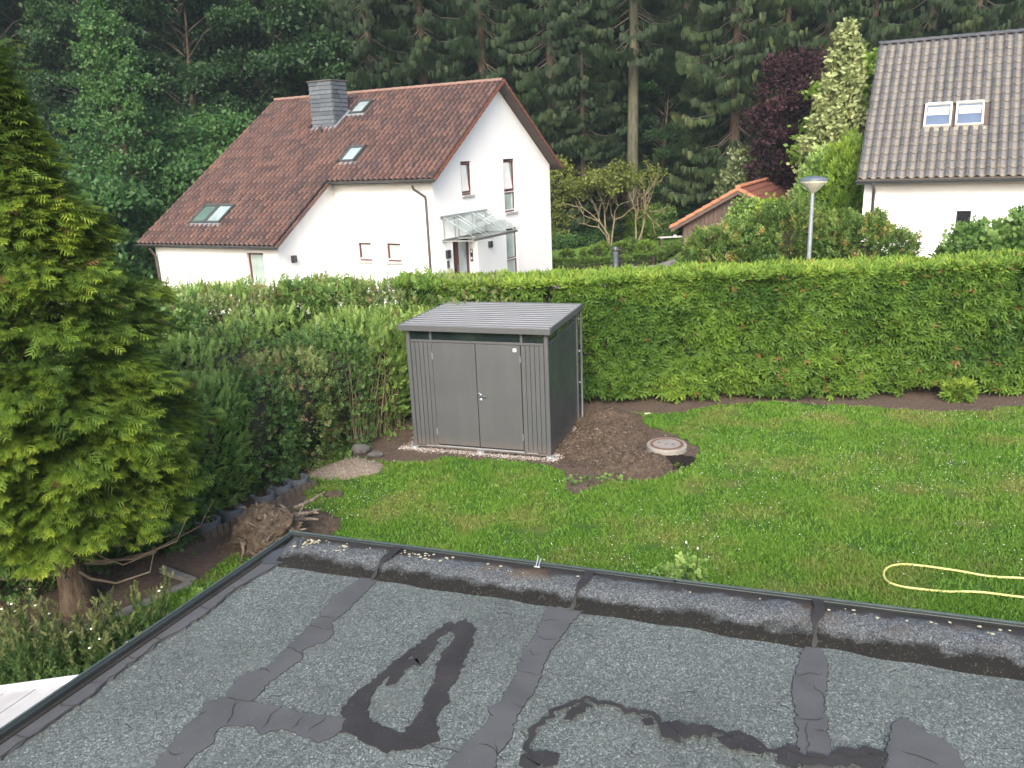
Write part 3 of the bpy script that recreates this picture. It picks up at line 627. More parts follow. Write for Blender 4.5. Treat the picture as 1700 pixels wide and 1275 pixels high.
# ---- house 1
house = empty('white_house', (-2.1972, 25.8613, 0), H1A, 'white rendered house with long red-brown tiled roof and slate chimney', 'house')
S1, ZE, VR, G1 = .652, 4.42, 4.255, 8.51; DL = 2.863; U1, U2 = 3.93, 9.44
wl = MB(); gz = lambda v: (ZE+S1*v if v < VR else ZE+S1*(2*VR-v)) - .02
gab3 = lambda v, z, d: (-d, v, z); fr3 = lambda u, z, d: (-u, d, z); rec3 = lambda v, z, d: (-U1-d, v, z); low3 = lambda u, z, d: (-u, -DL+d, z)
HG = [(1.73, 2.42, 3.62, 4.705), (4.65, 5.53, 2.83, 4.705), (4.65, 5.53, .35, 2.25), (.965, 2.56, .02, 2.23, .45)]
skin(wl, gab3, 0, G1, -.1, gz, HG, [VR])
HF = [(2.57, 3.11, 1.64, 2.245), (1.375, 1.95, 1.64, 2.245)]; skin(wl, fr3, 0, U1, -.1, lambda u: ZE-.02, HF)
skin(wl, rec3, -DL, 0, -.1, gz, [])
HL = [(4.56, 5.26, 1.15, 2.225)]; skin(wl, low3, U1, U2, -.1, lambda u: gz(-DL), HL)
skin(wl, lambda v, z, d: (-U2+d, v, z), -DL, G1, -.1, gz, [], [VR]); skin(wl, lambda u, z, d: (-u, G1-d, z), 0, U2, -.1, lambda u: gz(G1), [])
wl.build('wall', M_white, house)
window(gab3, *HG[0], .14, house, tilt=True); window(gab3, *HG[1], .14, house, transom=3.55, tilt=True); window(gab3, *HG[2], .14, house, transom=1.12, sill=False)
for h in HF: window(fr3, *h, .14, house)
window(low3, *HL[0], .14, house)
# entrance door and side light
dr = MB(); D0, D1 = .36, .445
def gbx(mb, v0, v1, z0, z1, d0, d1): mb.box(-d1, -d0, v0, v1, z0, z1); return mb
for (v0, v1) in ((.97, 1.05), (1.24, 1.31), (1.62, 1.80)): gbx(dr, v0, v1, .03, 2.2, D0, D1)
for z0, z1 in ((.03, .35), (.86, .93), (1.42, 1.49), (2.06, 2.2)): gbx(dr, 1.05, 1.24, z0, z1, D0+.002, D1); gbx(dr, 1.31, 1.62, z0, z1, D0+.002, D1)
door = dr.build('door', M_brownframe, house)
for z0, z1 in ((.35, .86), (.93, 1.42), (1.49, 2.06)):
    for v0, v1 in ((1.05, 1.24), (1.31, 1.62)): gbx(MB(), v0, v1, z0, z1, D0+.03, D0+.05).build('pane', M_glasssky, door)
MB().tube([(-D0+.06, 1.70, 1.0), (-D0+.06, 1.70, 1.35)], .014, 8).build('handle', M_steel, door)
sl = MB(); 
for v0, v1 in ((1.80, 1.88), (2.44, 2.55)): gbx(sl, v0, v1, .03, 2.2, D0, D1)
gbx(sl, 1.88, 2.44, .03, .38, D0, D1); gbx(sl, 1.88, 2.44, 2.1, 2.2, D0, D1)
side = sl.build('side_light', M_brownframe, house); gbx(MB(), 1.88, 2.44, .38, 2.1, D0+.03, D0+.05).build('pane', M_glasssky, side)
gbx(MB(), .95, 2.58, -.1, .02, -.3, .5).build('door_step', M_sill, house)
# door panel with bells on the right reveal, wall boxes
MB().box(-.30, -.20, 2.545, 2.562, 1.35, 1.78).build('bell_panel', M_black, house)
for z in (1.42, 1.66): MB().box(-.28, -.22, 2.535, 2.546, z, z+.09).build('bell_button', M_whiteframe, house)
MB().box(.002, .09, .50, .70, 1.72, 1.98).build('mailbox', M_black, house, bevel=.01)
nb = MB()   # house number / ornament beside the door: a small black B
for z in (1.40, 1.50, 1.60): nb.box(.004, .03, .56, .65, z, z+.03)
nb.box(.0045, .0305, .555, .585, 1.40, 1.63); nb.box(.0042, .0302, .64, .67, 1.43, 1.50); nb.box(.0042, .0302, .635, .665, 1.53, 1.60); nb.build('letter_sign', M_black, house)
def wlamp(x, y, z, ax):
    m = MB(); (m.box(x+.003, x+.12, y-.08, y+.08, z-.11, z+.11) if ax == 'x' else m.box(x-.08, x+.08, y-.12, y-.003, z-.11, z+.11)); m.build('wall_lamp', M_black, house, bevel=.012)
wlamp(0, 3.365, 1.85, 'x'); wlamp(-U1, -2.257+.0, 1.98, 'x')
MB().box(-2.80, -2.76, -.03, -.002, 3.0, 3.06).build('wall_sensor', M_sill, house)
# canopy
cn = empty('door_canopy', (0, 0, 0)); cn.parent = house
A0, A1 = .33, 3.25
for v in (A0+.12, A0+.78, A0+1.02, A1-1.0, A1-.72, A1-.1):
    MB().tube([(.03, v, 3.03), (1.0, v+.28, 2.37)], .014, 6).build('rafter_rod', M_steel, cn)
    MB().tube([(.03, v, 2.32), (.03, v, 3.03)], .015, 6).build('wall_bar', M_steel, cn)
m = MB(); m.box(.01, .05, A0-.05, A1+.05, 3.02, 3.07); m.box(.01, .05, A0, A1, 2.28, 2.34); m.build('wall_rail', M_steel, cn)
m = MB()
for v in (A0, A0+.95, A1-.95, A1): m.add([(.05, v-.02, 2.27), (1.02, v+.26, 2.27), (1.02, v+.30, 2.27), (.05, v+.02, 2.27), (.05, v-.02, 2.31), (1.02, v+.26, 2.31), (1.02, v+.30, 2.31), (.05, v+.02, 2.31)], [(0,3,2,1),(4,5,6,7),(0,1,5,4),(1,2,6,5),(2,3,7,6),(3,0,4,7)])
m.box(.99, 1.05, A0+.24, A1+.32, 2.27, 2.35); m.build('front_rail', M_steel, cn)
MB().add([(.03, A0-.05, 3.075), (.03, A1+.05, 3.075), (1.10, A1+.35, 2.375), (1.10, A0+.2, 2.375), (.03, A0-.05, 3.09), (.03, A1+.05, 3.09), (1.10, A1+.35, 2.39), (1.10, A0+.2, 2.39)], [(0,3,2,1),(4,5,6,7),(0,1,5,4),(1,2,6,5),(2,3,7,6),(3,0,4,7)]).build('glass_sheet', M_clear, cn)
# roof structure
zt = lambda v: ZE+.10+S1*v
rf = MB()
def slab(mb, u0, u1, v0, v1, zf, th): mb.add([(-u0, v0, zf(v0)-th), (-u1, v0, zf(v0)-th), (-u1, v1, zf(v1)-th), (-u0, v1, zf(v1)-th), (-u0, v0, zf(v0)), (-u1, v0, zf(v0)), (-u1, v1, zf(v1)), (-u0, v1, zf(v1))], [(0,3,2,1),(4,5,6,7),(0,1,5,4),(1,2,6,5),(2,3,7,6),(3,0,4,7)])
slab(rf, -.36, 3.70, -.42, VR, zt, .10); slab(rf, 3.70, 9.90, -3.14, VR, zt, .10)
zb_ = lambda v: ZE+.10+S1*(2*VR-v); slab(rf, -.36, 9.90, VR, G1+.36, zb_, .10)
roof = rf.build('roof', M_soffit, house)
me, V, F = tilemesh('roof_tile', .206, .372, .072, lift=.036)
DV = .272; cells = []; holes1 = [(4.62, 5.36, 2.90, 3.72), (3.20, 3.96, .36, 1.20), (6.80, 8.34, -2.33, -1.42), (5.36, 6.60, 2.28, 3.12)]
for i in range(28):
    v = -3.16+i*DV
    if v > 4.1: continue
    for j in range(50):
        u = 9.92-(j)*.206      # left edge of tile in -x .. going right
        if i < 10 and u-.206 < 3.66: continue
        uc, vc = u-.103, v+DV*.5
        if any(a < uc < b and c < vc < d for a, b, c, d in holes1): continue
        cells.append((-u, v, zt(v)))
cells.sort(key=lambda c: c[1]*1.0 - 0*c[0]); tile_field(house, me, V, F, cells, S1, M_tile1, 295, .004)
# rear slope tiles: one joined field
rc = [( -9.92+j*.206, G1+.36-i*DV) for i in range(17) for j in range(50)]; b = MB(); R = Matrix.Rotation(math.atan(S1), 3, 'X'); VV = [R @ Vector(v) for v in V]
for (x, y) in rc: b.add([(x+v.x, y-v.y, v.z+zb_(y)+.004) for v in VV], F, 0, True)
o = b.build('rear_roof_tiles', M_tile1, house); o['kind'] = 'stuff'; at = o.data.attributes.new('edge', 'FLOAT', 'POINT')
for k in range(29):
    x = -9.95+k*.355; MB().add([(x+dx, VR+.13*math.sin(a), zt(VR)+.01+.075*math.cos(a)+(.012 if dx == 0 else 0)) for dx in (0, .38) for a in np.linspace(-1.9, 1.9, 8)], [(i, i+1, i+9, i+8) for i in range(7)]+[tuple(range(8))], 0, False).build('ridge_tile', M_ridge1, house)
for (u, i0, i1) in ((-.385, 10, 27), (3.675, 0, 10), ):
    for i in range(i0, i1):
        v = -3.16+i*DV; L = DV*1.04; m = MB(); z0, z1 = zt(v)+.045, zt(v+L)+.028
        m.add([(-u-.05, v, z0-.10), (-u+.018, v, z0-.10), (-u+.018, v+L, z1-.10), (-u-.05, v+L, z1-.10), (-u-.05, v, z0+.012), (-u+.018, v, z0+.012), (-u+.018, v+L, z1), (-u-.05, v+L, z1)], [(0,3,2,1),(4,5,6,7),(0,1,5,4),(1,2,6,5),(2,3,7,6),(3,0,4,7)]); m.build('verge_tile', M_verge1 if u < 0 else M_tile1, house)
for i in range(17):
    v = G1+.36-i*DV; L = -DV*1.04; z0, z1 = zb_(v)+.045, zb_(v+L)+.028; m = MB(); u = -.385
    m.add([(-u-.05, v, z0-.10), (-u+.018, v, z0-.10), (-u+.018, v+L, z1-.10), (-u-.05, v+L, z1-.10), (-u-.05, v, z0+.012), (-u+.018, v, z0+.012), (-u+.018, v+L, z1), (-u-.05, v+L, z1)], [(0,3,2,1),(4,5,6,7),(0,1,5,4),(1,2,6,5),(2,3,7,6),(3,0,4,7)]); m.build('verge_tile', M_verge1, house)
def gutter(u0, u1, v, z, parent=house, mt=M_zinc, r=.062):
    n = 8; V = []; F = []
    for x in (-u0, -u1):
        for k in range(n+1): a = math.pi*k/n; V.append((x, v-r*math.cos(a), z-r*math.sin(a)))
        for k in range(n+1): a = math.pi*k/n; V.append((x, v-(r-.008)*math.cos(a), z-(r-.008)*math.sin(a)))
    m = 2*(n+1)
    for k in range(n): F += [(k, k+1, m+k+1, m+k), (n+1+k+1, n+1+k, m+n+1+k, m+n+2+k)]
    F += [tuple(range(n+1)), tuple(range(m, m+n+1))]; MB().add(V, F).build('gutter', mt, parent)
gutter(-.42, 3.74, -.50, zt(-.44)-.0); gutter(3.60, 9.98, -3.22, zt(-3.16)-.0)
MB().tube([(-.42, -.49, 3.98+.1), (-.40, -.45, 3.95), (-.24, -.08, 3.70), (-.24, -.07, 3.55), (-.24, -.07, 0)], .04, 8).build('downpipe', M_brownpipe, house)
MB().tube([(-9.30, -3.2, 2.32), (-9.33, -3.12, 2.22), (-9.38, -2.96, 2.05), (-9.38, -2.94, 1.9), (-9.38, -2.94, 0)], .045, 8).build('downpipe', M_brownpipe, house)
# roof windows
def roofwin(parent, x0, x1, y0, y1, z0, slope, n, fr, gl, blind=False, thick=.09):
    ang = math.atan(slope); L = (y1-y0)/math.cos(ang); W_ = x1-x0; k = W_/n
    for i in range(n):
        m = MB(); f = .055; a, b = x0+i*k+.01-x0, x0+(i+1)*k-.01-x0
        m.box(a, a+f, 0, L, 0, thick); m.box(b-f, b, 0, L, 0, thick); m.box(a+f, b-f, 0, f*1.2, 0, thick-.015); m.box(a+f, b-f, L-f*1.6, L, 0, thick+.012)
        o = m.build('roof_window', fr, parent, (x0, y0, z0)); o.rotation_euler = (ang, 0, 0)
        mb = MB().box(a+f, b-f, f*1.2, L-f*1.6, .03, thick-.035); p = mb.build('pane', gl[i] if isinstance(gl, list) else gl, o)
        if blind:
            MB().box(a+f+.03, b-f-.03, L*.50, L-f*1.6-.09, thick-.034, thick-.028).build('blind', M_blind, o); 
    m = MB().box(-.08, W_+.08, -.14, .0, -.012, .018); o = m.build('flashing', M_lead if not blind else M_mossflash, parent, (x0, y0, z0)); o.rotation_euler = (ang, 0, 0)
M_mossflash = simple('mossy_flashing', (.27, .255, .20), (.20, .19, .16), 20, .8)
M_winframe = simple('dark_window_cladding', (.075, .085, .085), (.055, .06, .06), 6, .4)
for (u1_, u0_, v0, v1, n, gl) in ((5.30, 4.70, 2.97, 3.64, 1, M_glasssky), (3.90, 3.28, .43, 1.13, 1, M_glasssky), (8.26, 6.88, -2.27, -1.49, 2, [glassmat('greenish_roof_glass', (.12, .19, .17)), M_glasssky])):
    roofwin(house, -u1_, -u0_, v0, v1, zt(v0)+.03, S1, n, M_winframe, gl)
# chimney of slates
ch = empty('chimney', (-6.52, 2.33, 0)); ch.parent = house
cw, cdp, z0c, z1c = 1.02, .80, 5.75, 7.62
MB().box(.02, cw-.02, .02, cdp-.02, z0c-.2, z1c).build('core', M_soffit, ch); nc = 13; hc = (z1c-z0c)/nc
def slates(side):
    for i in range(nc):
        z = z0c+i*hc; n = 2; L = cw if side in 'fb' else cdp; off = (.5 if i % 2 else .38)
        for a, b in ((0, L*off), (L*off, L)):
            a += .002; b -= .002; t0, t1 = -.012-.004*random.random(), .02
            if side == 'f': ds = (a, b, t0, t1)
            elif side == 'b': ds = (a, b, cdp-t1, cdp-t0)
            elif side == 'r': ds = (cw-t1, cw-t0, a+.014, b+.0)
            else: ds = (t0, t1, a+.014, b)
            m = MB().box(ds[0], ds[1], ds[2], ds[3], z+.006, z+hc-.004); q_ = .022; m.v = [(x+(q_ if side == 'r' else -q_ if side == 'l' else 0)*(1 if zz < z+.01 else 0), y+(-q_ if side == 'f' else q_ if side == 'b' else 0)*(1 if zz < z+.01 else 0), zz) for x, y, zz in m.v]; m.build('slate', M_slate, ch)
for s_ in 'fbrl': slates(s_)
MB().box(-.05, cw+.05, -.05, cdp+.05, z1c, z1c+.045).build('chimney_cap', M_slatecap, ch, bevel=.006)
fl = MB().box(-.08, cw+.02, -.20, -.016, 0, .03); o = fl.build('flashing', M_lead, house, (-6.52, 2.33, zt(2.33)+.02)); o.rotation_euler = (math.atan(S1), 0, 0)
fl = MB().box(cw+.014, cw+.13, -.12, .98, .0, .05); o = fl.build('flashing', M_lead, house, (-6.52, 2.33, zt(2.33)+.03)); o.rotation_euler = (math.atan(S1), 0, 0)
MB().lathe([(.05, -.1), (.05, .20), (.075, .22), (.075, .27), (.0, .29)], 10, (-5.85, 1.93, zt(1.93)+.06)).build('vent_pipe', M_winframe, house)

# ---- house 2 (right)
A2 = math.radians(-27.8); h2 = empty('grey_roofed_house', (10.641, 25., 3.733), A2, 'white house on the right with grey-brown pantile roof and two dormerless roof windows', 'house')
S2 = .93; Z2 = lambda y: S2*y
rf = MB(); Lx = 9.2
rf.add([(-.02, -.02, -.10), (Lx, -.02, -.10), (Lx, 4.46, Z2(4.46)-.12), (-.02, 4.46, Z2(4.46)-.12), (-.02, -.02, -.02), (Lx, -.02, -.02), (Lx, 4.46, Z2(4.46)-.03), (-.02, 4.46, Z2(4.46)-.03)], [(0,3,2,1),(4,5,6,7),(0,1,5,4),(1,2,6,5),(2,3,7,6),(3,0,4,7)])
rf.add([(-.02, 4.46, Z2(4.46)-.12), (Lx, 4.46, Z2(4.46)-.12), (Lx, 8.9, -.1), (-.02, 8.9, -.1), (-.02, 4.46, Z2(4.46)-.03), (Lx, 4.46, Z2(4.46)-.03), (Lx, 8.9, 0), (-.02, 8.9, 0)], [(0,3,2,1),(4,5,6,7),(0,1,5,4),(1,2,6,5),(2,3,7,6),(3,0,4,7)])
rf.build('roof', M_soffit, h2)
me, V, F = tilemesh('roof_tile', .255, .395, .085, lift=.032, seg=10, shape='p', thick=.018)
cells = []; DY = 4.42/18
for i in range(18):
    for j in range(36):
        x, y = j*.255, -.02+i*DY; xc, yc = x+.13, y+DY/2
        if 1.50 < xc < 3.24 and 1.40 < yc < 2.22: continue
        cells.append((x, y, Z2(y)))
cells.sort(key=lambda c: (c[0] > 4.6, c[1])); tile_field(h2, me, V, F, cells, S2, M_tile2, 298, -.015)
for k in range(26):
    x = -.03+k*.36; MB().add([(x+dx, 4.46+.14*math.sin(a), Z2(4.46)+.0+.085*math.cos(a)+(.014 if dx == 0 else 0)) for dx in (0, .39) for a in np.linspace(-1.8, 1.8, 8)], [(i, i+1, i+9, i+8) for i in range(7)]+[tuple(range(8))]).build('ridge_tile', M_tile2, h2)
for i in range(18):
    y = -.02+i*DY; z0, z1 = Z2(y)+.03, Z2(y+DY*1.03)+.012
    MB().add([(-.035, y, z0-.09), (.02, y, z0-.09), (.02, y+DY*1.03, z1-.09), (-.035, y+DY*1.03, z1-.09), (-.035, y, z0), (.02, y, z0), (.02, y+DY*1.03, z1), (-.035, y+DY*1.03, z1)], [(0,3,2,1),(4,5,6,7),(0,1,5,4),(1,2,6,5),(2,3,7,6),(3,0,4,7)]).build('verge_tile', M_tile2, h2)
M_cream = simple('cream_window_frame', (.62, .60, .52), (.5, .48, .4), 8, .5)
roofwin(h2, 1.57, 2.33, 1.44, 2.17, Z2(1.44)+.02, S2, 1, M_cream, M_glassblue, True, .11); roofwin(h2, 2.41, 3.17, 1.44, 2.17, Z2(1.44)+.02, S2, 1, M_cream, M_glassblue, True, .11)
wl = MB(); f2 = lambda x, z, d: (x, .5+d, z); H2 = [(2.70, 3.08, -2.55, -.99, .10)]
skin(wl, f2, .17, Lx-.4, -3.9, lambda x: Z2(.5)-.13, H2); 
wl.add([(.17, .5, -3.9), (.17, 8.4, -3.9), (.17, 8.4, Z2(.5)-.13), (.17, 4.46, Z2(4.46)-.14), (.17, .5, Z2(.5)-.13)], [(0,1,2,3,4)]); wl.build('wall', M_white, h2)
MB().box(.15, .66, .44, .51, -3.9, -.06).build('corner_pier', M_white, h2)
window(f2, 2.70, 3.08, -2.55, -.99, .10, h2, frame=M_black, glass=M_glassdark, sill=False, fw=.03)
for x in (.72, 1.20, 1.72, 2.2, 2.75, 3.25, 3.8, 4.3, 4.85, 5.4): MB().box(x-.035, x+.035, .06, .5, -.16, -.07).build('rafter_end', M_soffit, h2)
MB().box(-.05, Lx, -.06, .02, -.16, -.05).build('fascia', M_zinc, h2)
gutter(.06, -Lx, -.11, -.05, h2, M_zinc, .06)
MB().tube([(.42, -.1, -.1), (.42, .1, -.22), (.43, .38, -.35), (.43, .38, -3.7)], .045, 8).build('downpipe', M_brownpipe, h2)
m = MB().box(2.03, 2.25, .47, .499, -1.02, -.86).build('vent_cover', M_whiteframe, h2, bevel=.005)

# ================================================================== METAL SHED
SA = -.3329; shed = empty('metal_shed', (-1.771, 13.449, 0), SA, 'grey metal garden shed with double doors and flat ribbed roof', 'shed')
SW, SD, ST = 2.504, 1.995, 2.10
d0, d1, dm = .470, 2.034, 1.252
def sb(name, dims, mt=M_shed, parent=None, bevel=0.): return boxo(name, dims, mt, parent or shed, bevel)
for (x, y) in ((0, 0), (SW-.075, 0), (0, SD-.075), (SW-.075, SD-.075)): sb('corner_post', (x, x+.075, y, y+.075, .05, ST+.03), bevel=.022)
# front panels with folded grooves
for (a, b) in ((.078, d0-.004), (d1+.004, SW-.078)):
    n = 5; k = (b-a)/n
    for i in range(n): sb('panel_rib', (a+i*k+.004, a+(i+1)*k-.004, .022, .05, .07, 1.905), bevel=.004)
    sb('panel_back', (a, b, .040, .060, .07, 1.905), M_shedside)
sb('top_rail', (.078, SW-.078, .012, .055, 1.912, 1.95), bevel=.004)
for x in (d0-.035, d1): sb('glazing_post', (x, x+.04, .012, .05, 1.952, ST+.02), bevel=.003)
for a, b in ((.08, d0-.037), (d0+.007, d1-.002), (d1+.042, SW-.08)): sb('glazing', (a, b, .034, .040, 1.952, ST), M_acryl)
# doors
for k, (a, b) in enumerate(((d0, dm-.003), (dm+.003, d1))):
    dd = sb('door', (a+.003, b-.003, .008, .046, .105, 1.905), bevel=.004)
    xh = a+.002 if k == 0 else b-.002
    for z in (.28, 1.62): MB().tube([(xh, .004, z), (xh, .004, z+.11)], .007, 8).build('hinge', M_galv, dd)
dd = dd
hd = MB(); hd.lathe([(0, 0), (.024, 0), (.024, .008), (0, .008)], 14); hd.v = [(dm+.055+x, .008-z, 1.03+y) for x, y, z in hd.v]
hd.tube([(dm+.055, .002, 1.03), (dm+.055, -.045, 1.03), (dm+.175, -.047, 1.028)], .010, 8); hd.build('door_handle', M_steel, dd)
lc = MB(); lc.lathe([(0, 0), (.026, 0), (.026, .010), (0, .010)], 14); lc.v = [(dm+.06+x, .008-z, .955+y) for x, y, z in lc.v]; lc.build('lock', M_galv, dd)
MB().tube([(dm+.012, .004, 1.06), (dm+.03, -.004, 1.075), (dm+.05, -.002, 1.06)], .006, 6).build('latch', M_galv, dd)
sb('sticker', (d1-.125, d1-.065, .0045, .0078, 1.80, 1.855), M_whiteframe, dd); sb('sticker_mark', (d1-.112, d1-.078, .003, .0044, 1.822, 1.838), M_shedside, dd)
sb('sill_rail', (.05, SW-.05, -.004, .05, .035, .066), M_shed, bevel=.003); sb('threshold', (d0-.01, d1+.02, -.018, -.0045, .066, .092), M_galv, bevel=.002)
sb('threshold_strip', (.26, d0-.02, -.014, -.0045, .066, .080), M_galv); sb('threshold_strip', (d1+.06, SW-.22, -.014, -.0045, .066, .080), M_galv)
# sides and back
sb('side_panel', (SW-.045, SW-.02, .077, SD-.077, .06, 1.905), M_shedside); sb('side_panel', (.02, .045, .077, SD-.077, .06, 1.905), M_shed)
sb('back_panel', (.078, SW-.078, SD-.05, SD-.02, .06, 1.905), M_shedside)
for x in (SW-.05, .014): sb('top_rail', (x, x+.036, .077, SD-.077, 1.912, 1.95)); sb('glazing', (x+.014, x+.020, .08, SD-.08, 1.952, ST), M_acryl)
for y in (.66, 1.31): sb('glazing_post', (SW-.052, SW-.012, y, y+.04, 1.952, ST+.02)); 
sb('top_rail', (.078, SW-.078, SD-.055, SD-.012, 1.912, 1.95)); sb('glazing', (.08, SW-.08, SD-.04, SD-.034, 1.952, ST), M_acryl)
sb('floor_frame', (.02, SW-.02, .06, SD-.02, .03, .058), M_shedside)
# inside back ribs seen through the glazing
for i in range(14): sb('inner_rib', (.12+i*.165, .13+i*.165, SD-.062, SD-.056, 1.2, 1.90), M_black)
# roof
X0, X1, Y0, Y1 = -.0875, SW+.0749, -.1042, SD+.1222; Zt = 2.221
def rband(name, a, b, c, d, z0, z1): return sb(name, (a, b, c, d, z0, z1), M_shed, bevel=.012)
rband('fascia', X0, X1, Y0, Y0+.03, Zt-.105, Zt); rband('fascia', X0+.002, X1-.002, Y1-.03, Y1, Zt-.105, Zt)
rband('fascia', X1-.03, X1, Y0+.028, Y1-.028, Zt-.1045, Zt-.0005); rband('fascia', X0, X0+.03, Y0+.028, Y1-.028, Zt-.1045, Zt-.0005)
n = 13; k = (Y1-Y0-.06)/n; V = []; xa, xb = X0+.028, X1-.028; prof = []
for i in range(n):
    y = Y0+.03+i*k; prof += [(y, -.028), (y+k*.22, -.028), (y+k*.34, -.004), (y+k*.88, -.004)]
prof.append((Y1-.03, -.028))
for y, z in prof: V += [(xa, y, Zt+z), (xb, y, Zt+z)]
MB().add(V, [(2*i, 2*i+1, 2*i+3, 2*i+2) for i in range(len(prof)-1)]).build('roof_sheet', M_shedroof, shed)
sb('roof_underside', (X0+.03, X1-.03, Y0+.03, Y1-.03, Zt-.06, Zt-.034), M_shedside)
# feet and downpipe
for (x, y) in ((.0, -.02), (dm-.02, -.03), (SW-.04, -.02), (SW-.04, SD-.04)):
    m = MB(); m.lathe([(0, .0), (.062, .0), (.062, .01), (.02, .012), (.02, .05)], 14, (x+.03, y, -.008)); m.box(x-.03, x+.10, y-.01, y+.06, .012, .046); m.build('levelling_foot', M_galv, shed)
MB().tube([(SW+.045, SD+.02, 2.1), (SW+.045, SD+.03, 1.4), (SW+.045, SD+.035, .12), (SW+.05, SD-.04, .05)], .024, 8).build('downpipe', M_shed, shed)
for z in (.75, 1.35, 1.95): sb('pipe_clip', (SW-.0, SW+.03, SD-.01, SD+.02, z, z+.025), M_galv)
# gravel bed round the shed: countless small stones
def stones(name, pts, s0, s1, mt, z=0.0, flat=.6):
    ico = [(0,0,1),(.9,0,.1),(.28,.85,.1),(-.72,.53,.1),(-.72,-.53,.1),(.28,-.85,.1),(0,0,-.6)]
    F = [(0,1,2),(0,2,3),(0,3,4),(0,4,5),(0,5,1),(6,2,1),(6,3,2),(6,4,3),(6,5,4),(6,1,5)]
    V = np.array(ico); N = len(pts); P = np.array(pts)
    s = (s0+(s1-s0)*RNG.random(N)**2)[:, None, None]; J = V[None]*(1+.35*RNG.standard_normal((N, 7, 3))*.5)*s; J[:, :, 2] *= flat
    a = RNG.random(N)*6.28; c, s_ = np.cos(a)[:, None], np.sin(a)[:, None]; X = J[:, :, 0]*c-J[:, :, 1]*s_; Y = J[:, :, 0]*s_+J[:, :, 1]*c
    VV = np.stack([X, Y, J[:, :, 2]], -1)+P[:, None, :]+[0, 0, z]; c_ = Cloud(); FF = (np.array(F)[None]+(np.arange(N)*7)[:, None, None]).reshape(-1, 3)
    c_.raw(VV.reshape(-1, 3), FF); c_.T[-1] = np.repeat(RNG.random(N), 7); o = c_.build(name, mt); o['kind'] = 'stuff'; return o
def stonemat(name, stops):
    t = NT(name); return t.bsdf(t.ramp(t.attr('tint'), stops), .85, t.bump(t.noise(80), .3, .004), 0, .2)
M_peb = stonemat('pale_pebbles', [(0, (.20, .16, .14)), (.5, (.36, .31, .28)), (1, (.60, .56, .52))])
M_clod = stonemat('soil_clods', [(0, (.045, .033, .026)), (.7, (.12, .09, .067)), (1, (.20, .16, .125))])
cs, sn = math.cos(SA), math.sin(SA)
def sh2w(x, y): return (-1.771+cs*x-sn*y, 13.449+sn*x+cs*y)
pts = []
for _ in range(5200):
    q = random.random()
    if q < .45: x, y = random.uniform(-.25, SW+.1), random.gauss(-.06, .06)
    elif q < .85: x, y = random.gauss(SW+.08, .05), random.uniform(-.1, SD+.25)
    else: x, y = random.gauss(-.10, .06), random.uniform(-.1, SD)
    a, b = sh2w(x, y); pts.append((a, b, 0))
stones('gravel', pts, .006, .017, M_peb, .006)

# ================================================================== HEAPS
def soilmat(name, a, b, c, sc=18):
    t = NT(name); n1 = t.noise(sc, None, 7, .68); g = t.ramp(n1, [(.3, a), (.55, b), (.8, c)])
    g = t.mix(t.ramp(t.vor(55), [(.05, .6), (.14, 0.)]), g, tuple(x*1.3 for x in c)); return t.bsdf(g, .95, t.bump(t.noise(sc*2.2, None, 7, .7), 1., .04), 0, .1)
def heap(name, label, cx, cy, R, bumps, mt, d=.03, seed=0, rough=.05):
    def hf(X, Y):
        h = 0*X
        for bx, by, a, sx, sy in bumps: h = h+a*np.exp(-(((X-bx)/sx)**2+((Y-by)/sy)**2)/2)
        e = np.clip((h-.02)/.06, 0, 1); h = h+.022*fbm(X, Y, 3.2, 4, seed+9)*(h > .002); e = np.clip((h-.02)/.06, 0, 1); h = h+e*rough*(fbm(X, Y, 5, 4, seed)+.6*np.abs(fbm(X, Y, 14, 3, seed+3))); return np.where(h > .028, h, -.03)
    o = link(name, gridmesh(name, cx-R, cx+R, cy-R, cy+R, d, hf), mt); tag(o, label, 'heap'); return hf
M_soilh = soilmat('fresh_topsoil', (.055, .040, .030), (.12, .090, .066), (.22, .17, .13))
M_sand = soilmat('sandy_rubble', (.20, .165, .13), (.32, .27, .215), (.44, .38, .32), 26)
p1, p2, p3, p4 = onz(1012, 728)[:2], onz(1000, 700)[:2], onz(1065, 775)[:2], onz(955, 745)[:2]
hh = heap('soil_heap', 'brown heap of dug soil between the shed and the manhole cover', 1.6, 13.1, 1.7, [(p1[0], p1[1], .25, .34, .34), (p2[0]+.12, p2[1]+.05, .20, .32, .24), (p3[0]-.12, p3[1]+.02, .17, .34, .28), (p4[0]+.15, p4[1], .08, .30, .32)], M_soilh, .022, 3, .11)
sc_ = onz(578, 782)[:2]
hs = heap('sand_heap', 'low pale heap of sandy rubble at the foot of the left hedge', sc_[0], sc_[1], 1.2, [(sc_[0], sc_[1]+.03, .13, .26, .20), (sc_[0]+.26, sc_[1]+.08, .07, .18, .14), (sc_[0]-.32, sc_[1]-.16, .07, .22, .13), (sc_[0]+.05, sc_[1]-.16, .05, .16, .1)], M_sand, .025, 5, .035)
pts = []
x = RNG.normal(1.6, .6, 5200); y = RNG.normal(13.0, .65, 5200); z = hh(x, y); k = (z > 0) | soilmask(x, y); pts = np.stack([x, y, np.maximum(z, 0)], 1)[k]
stones('loose_clods', pts[:420], .02, .05, M_clod, .004)
stones('soil_clods', pts, .005, .026, M_clod, .004)
pts = []
x = RNG.normal(sc_[0], .42, 1500); y = RNG.normal(sc_[1], .3, 1500); z = hs(x, y); k = (z > 0) | (RNG.random(1500) < .15); pts = np.stack([x, y, np.maximum(z, 0)], 1)[k]
stones('rubble_stones', pts, .004, .02, stonemat('rubble_pale', [(0, (.16, .12, .09)), (.6, (.27, .21, .17)), (1, (.5, .45, .4))]), .003)
q = onz(548, 824)[:2]
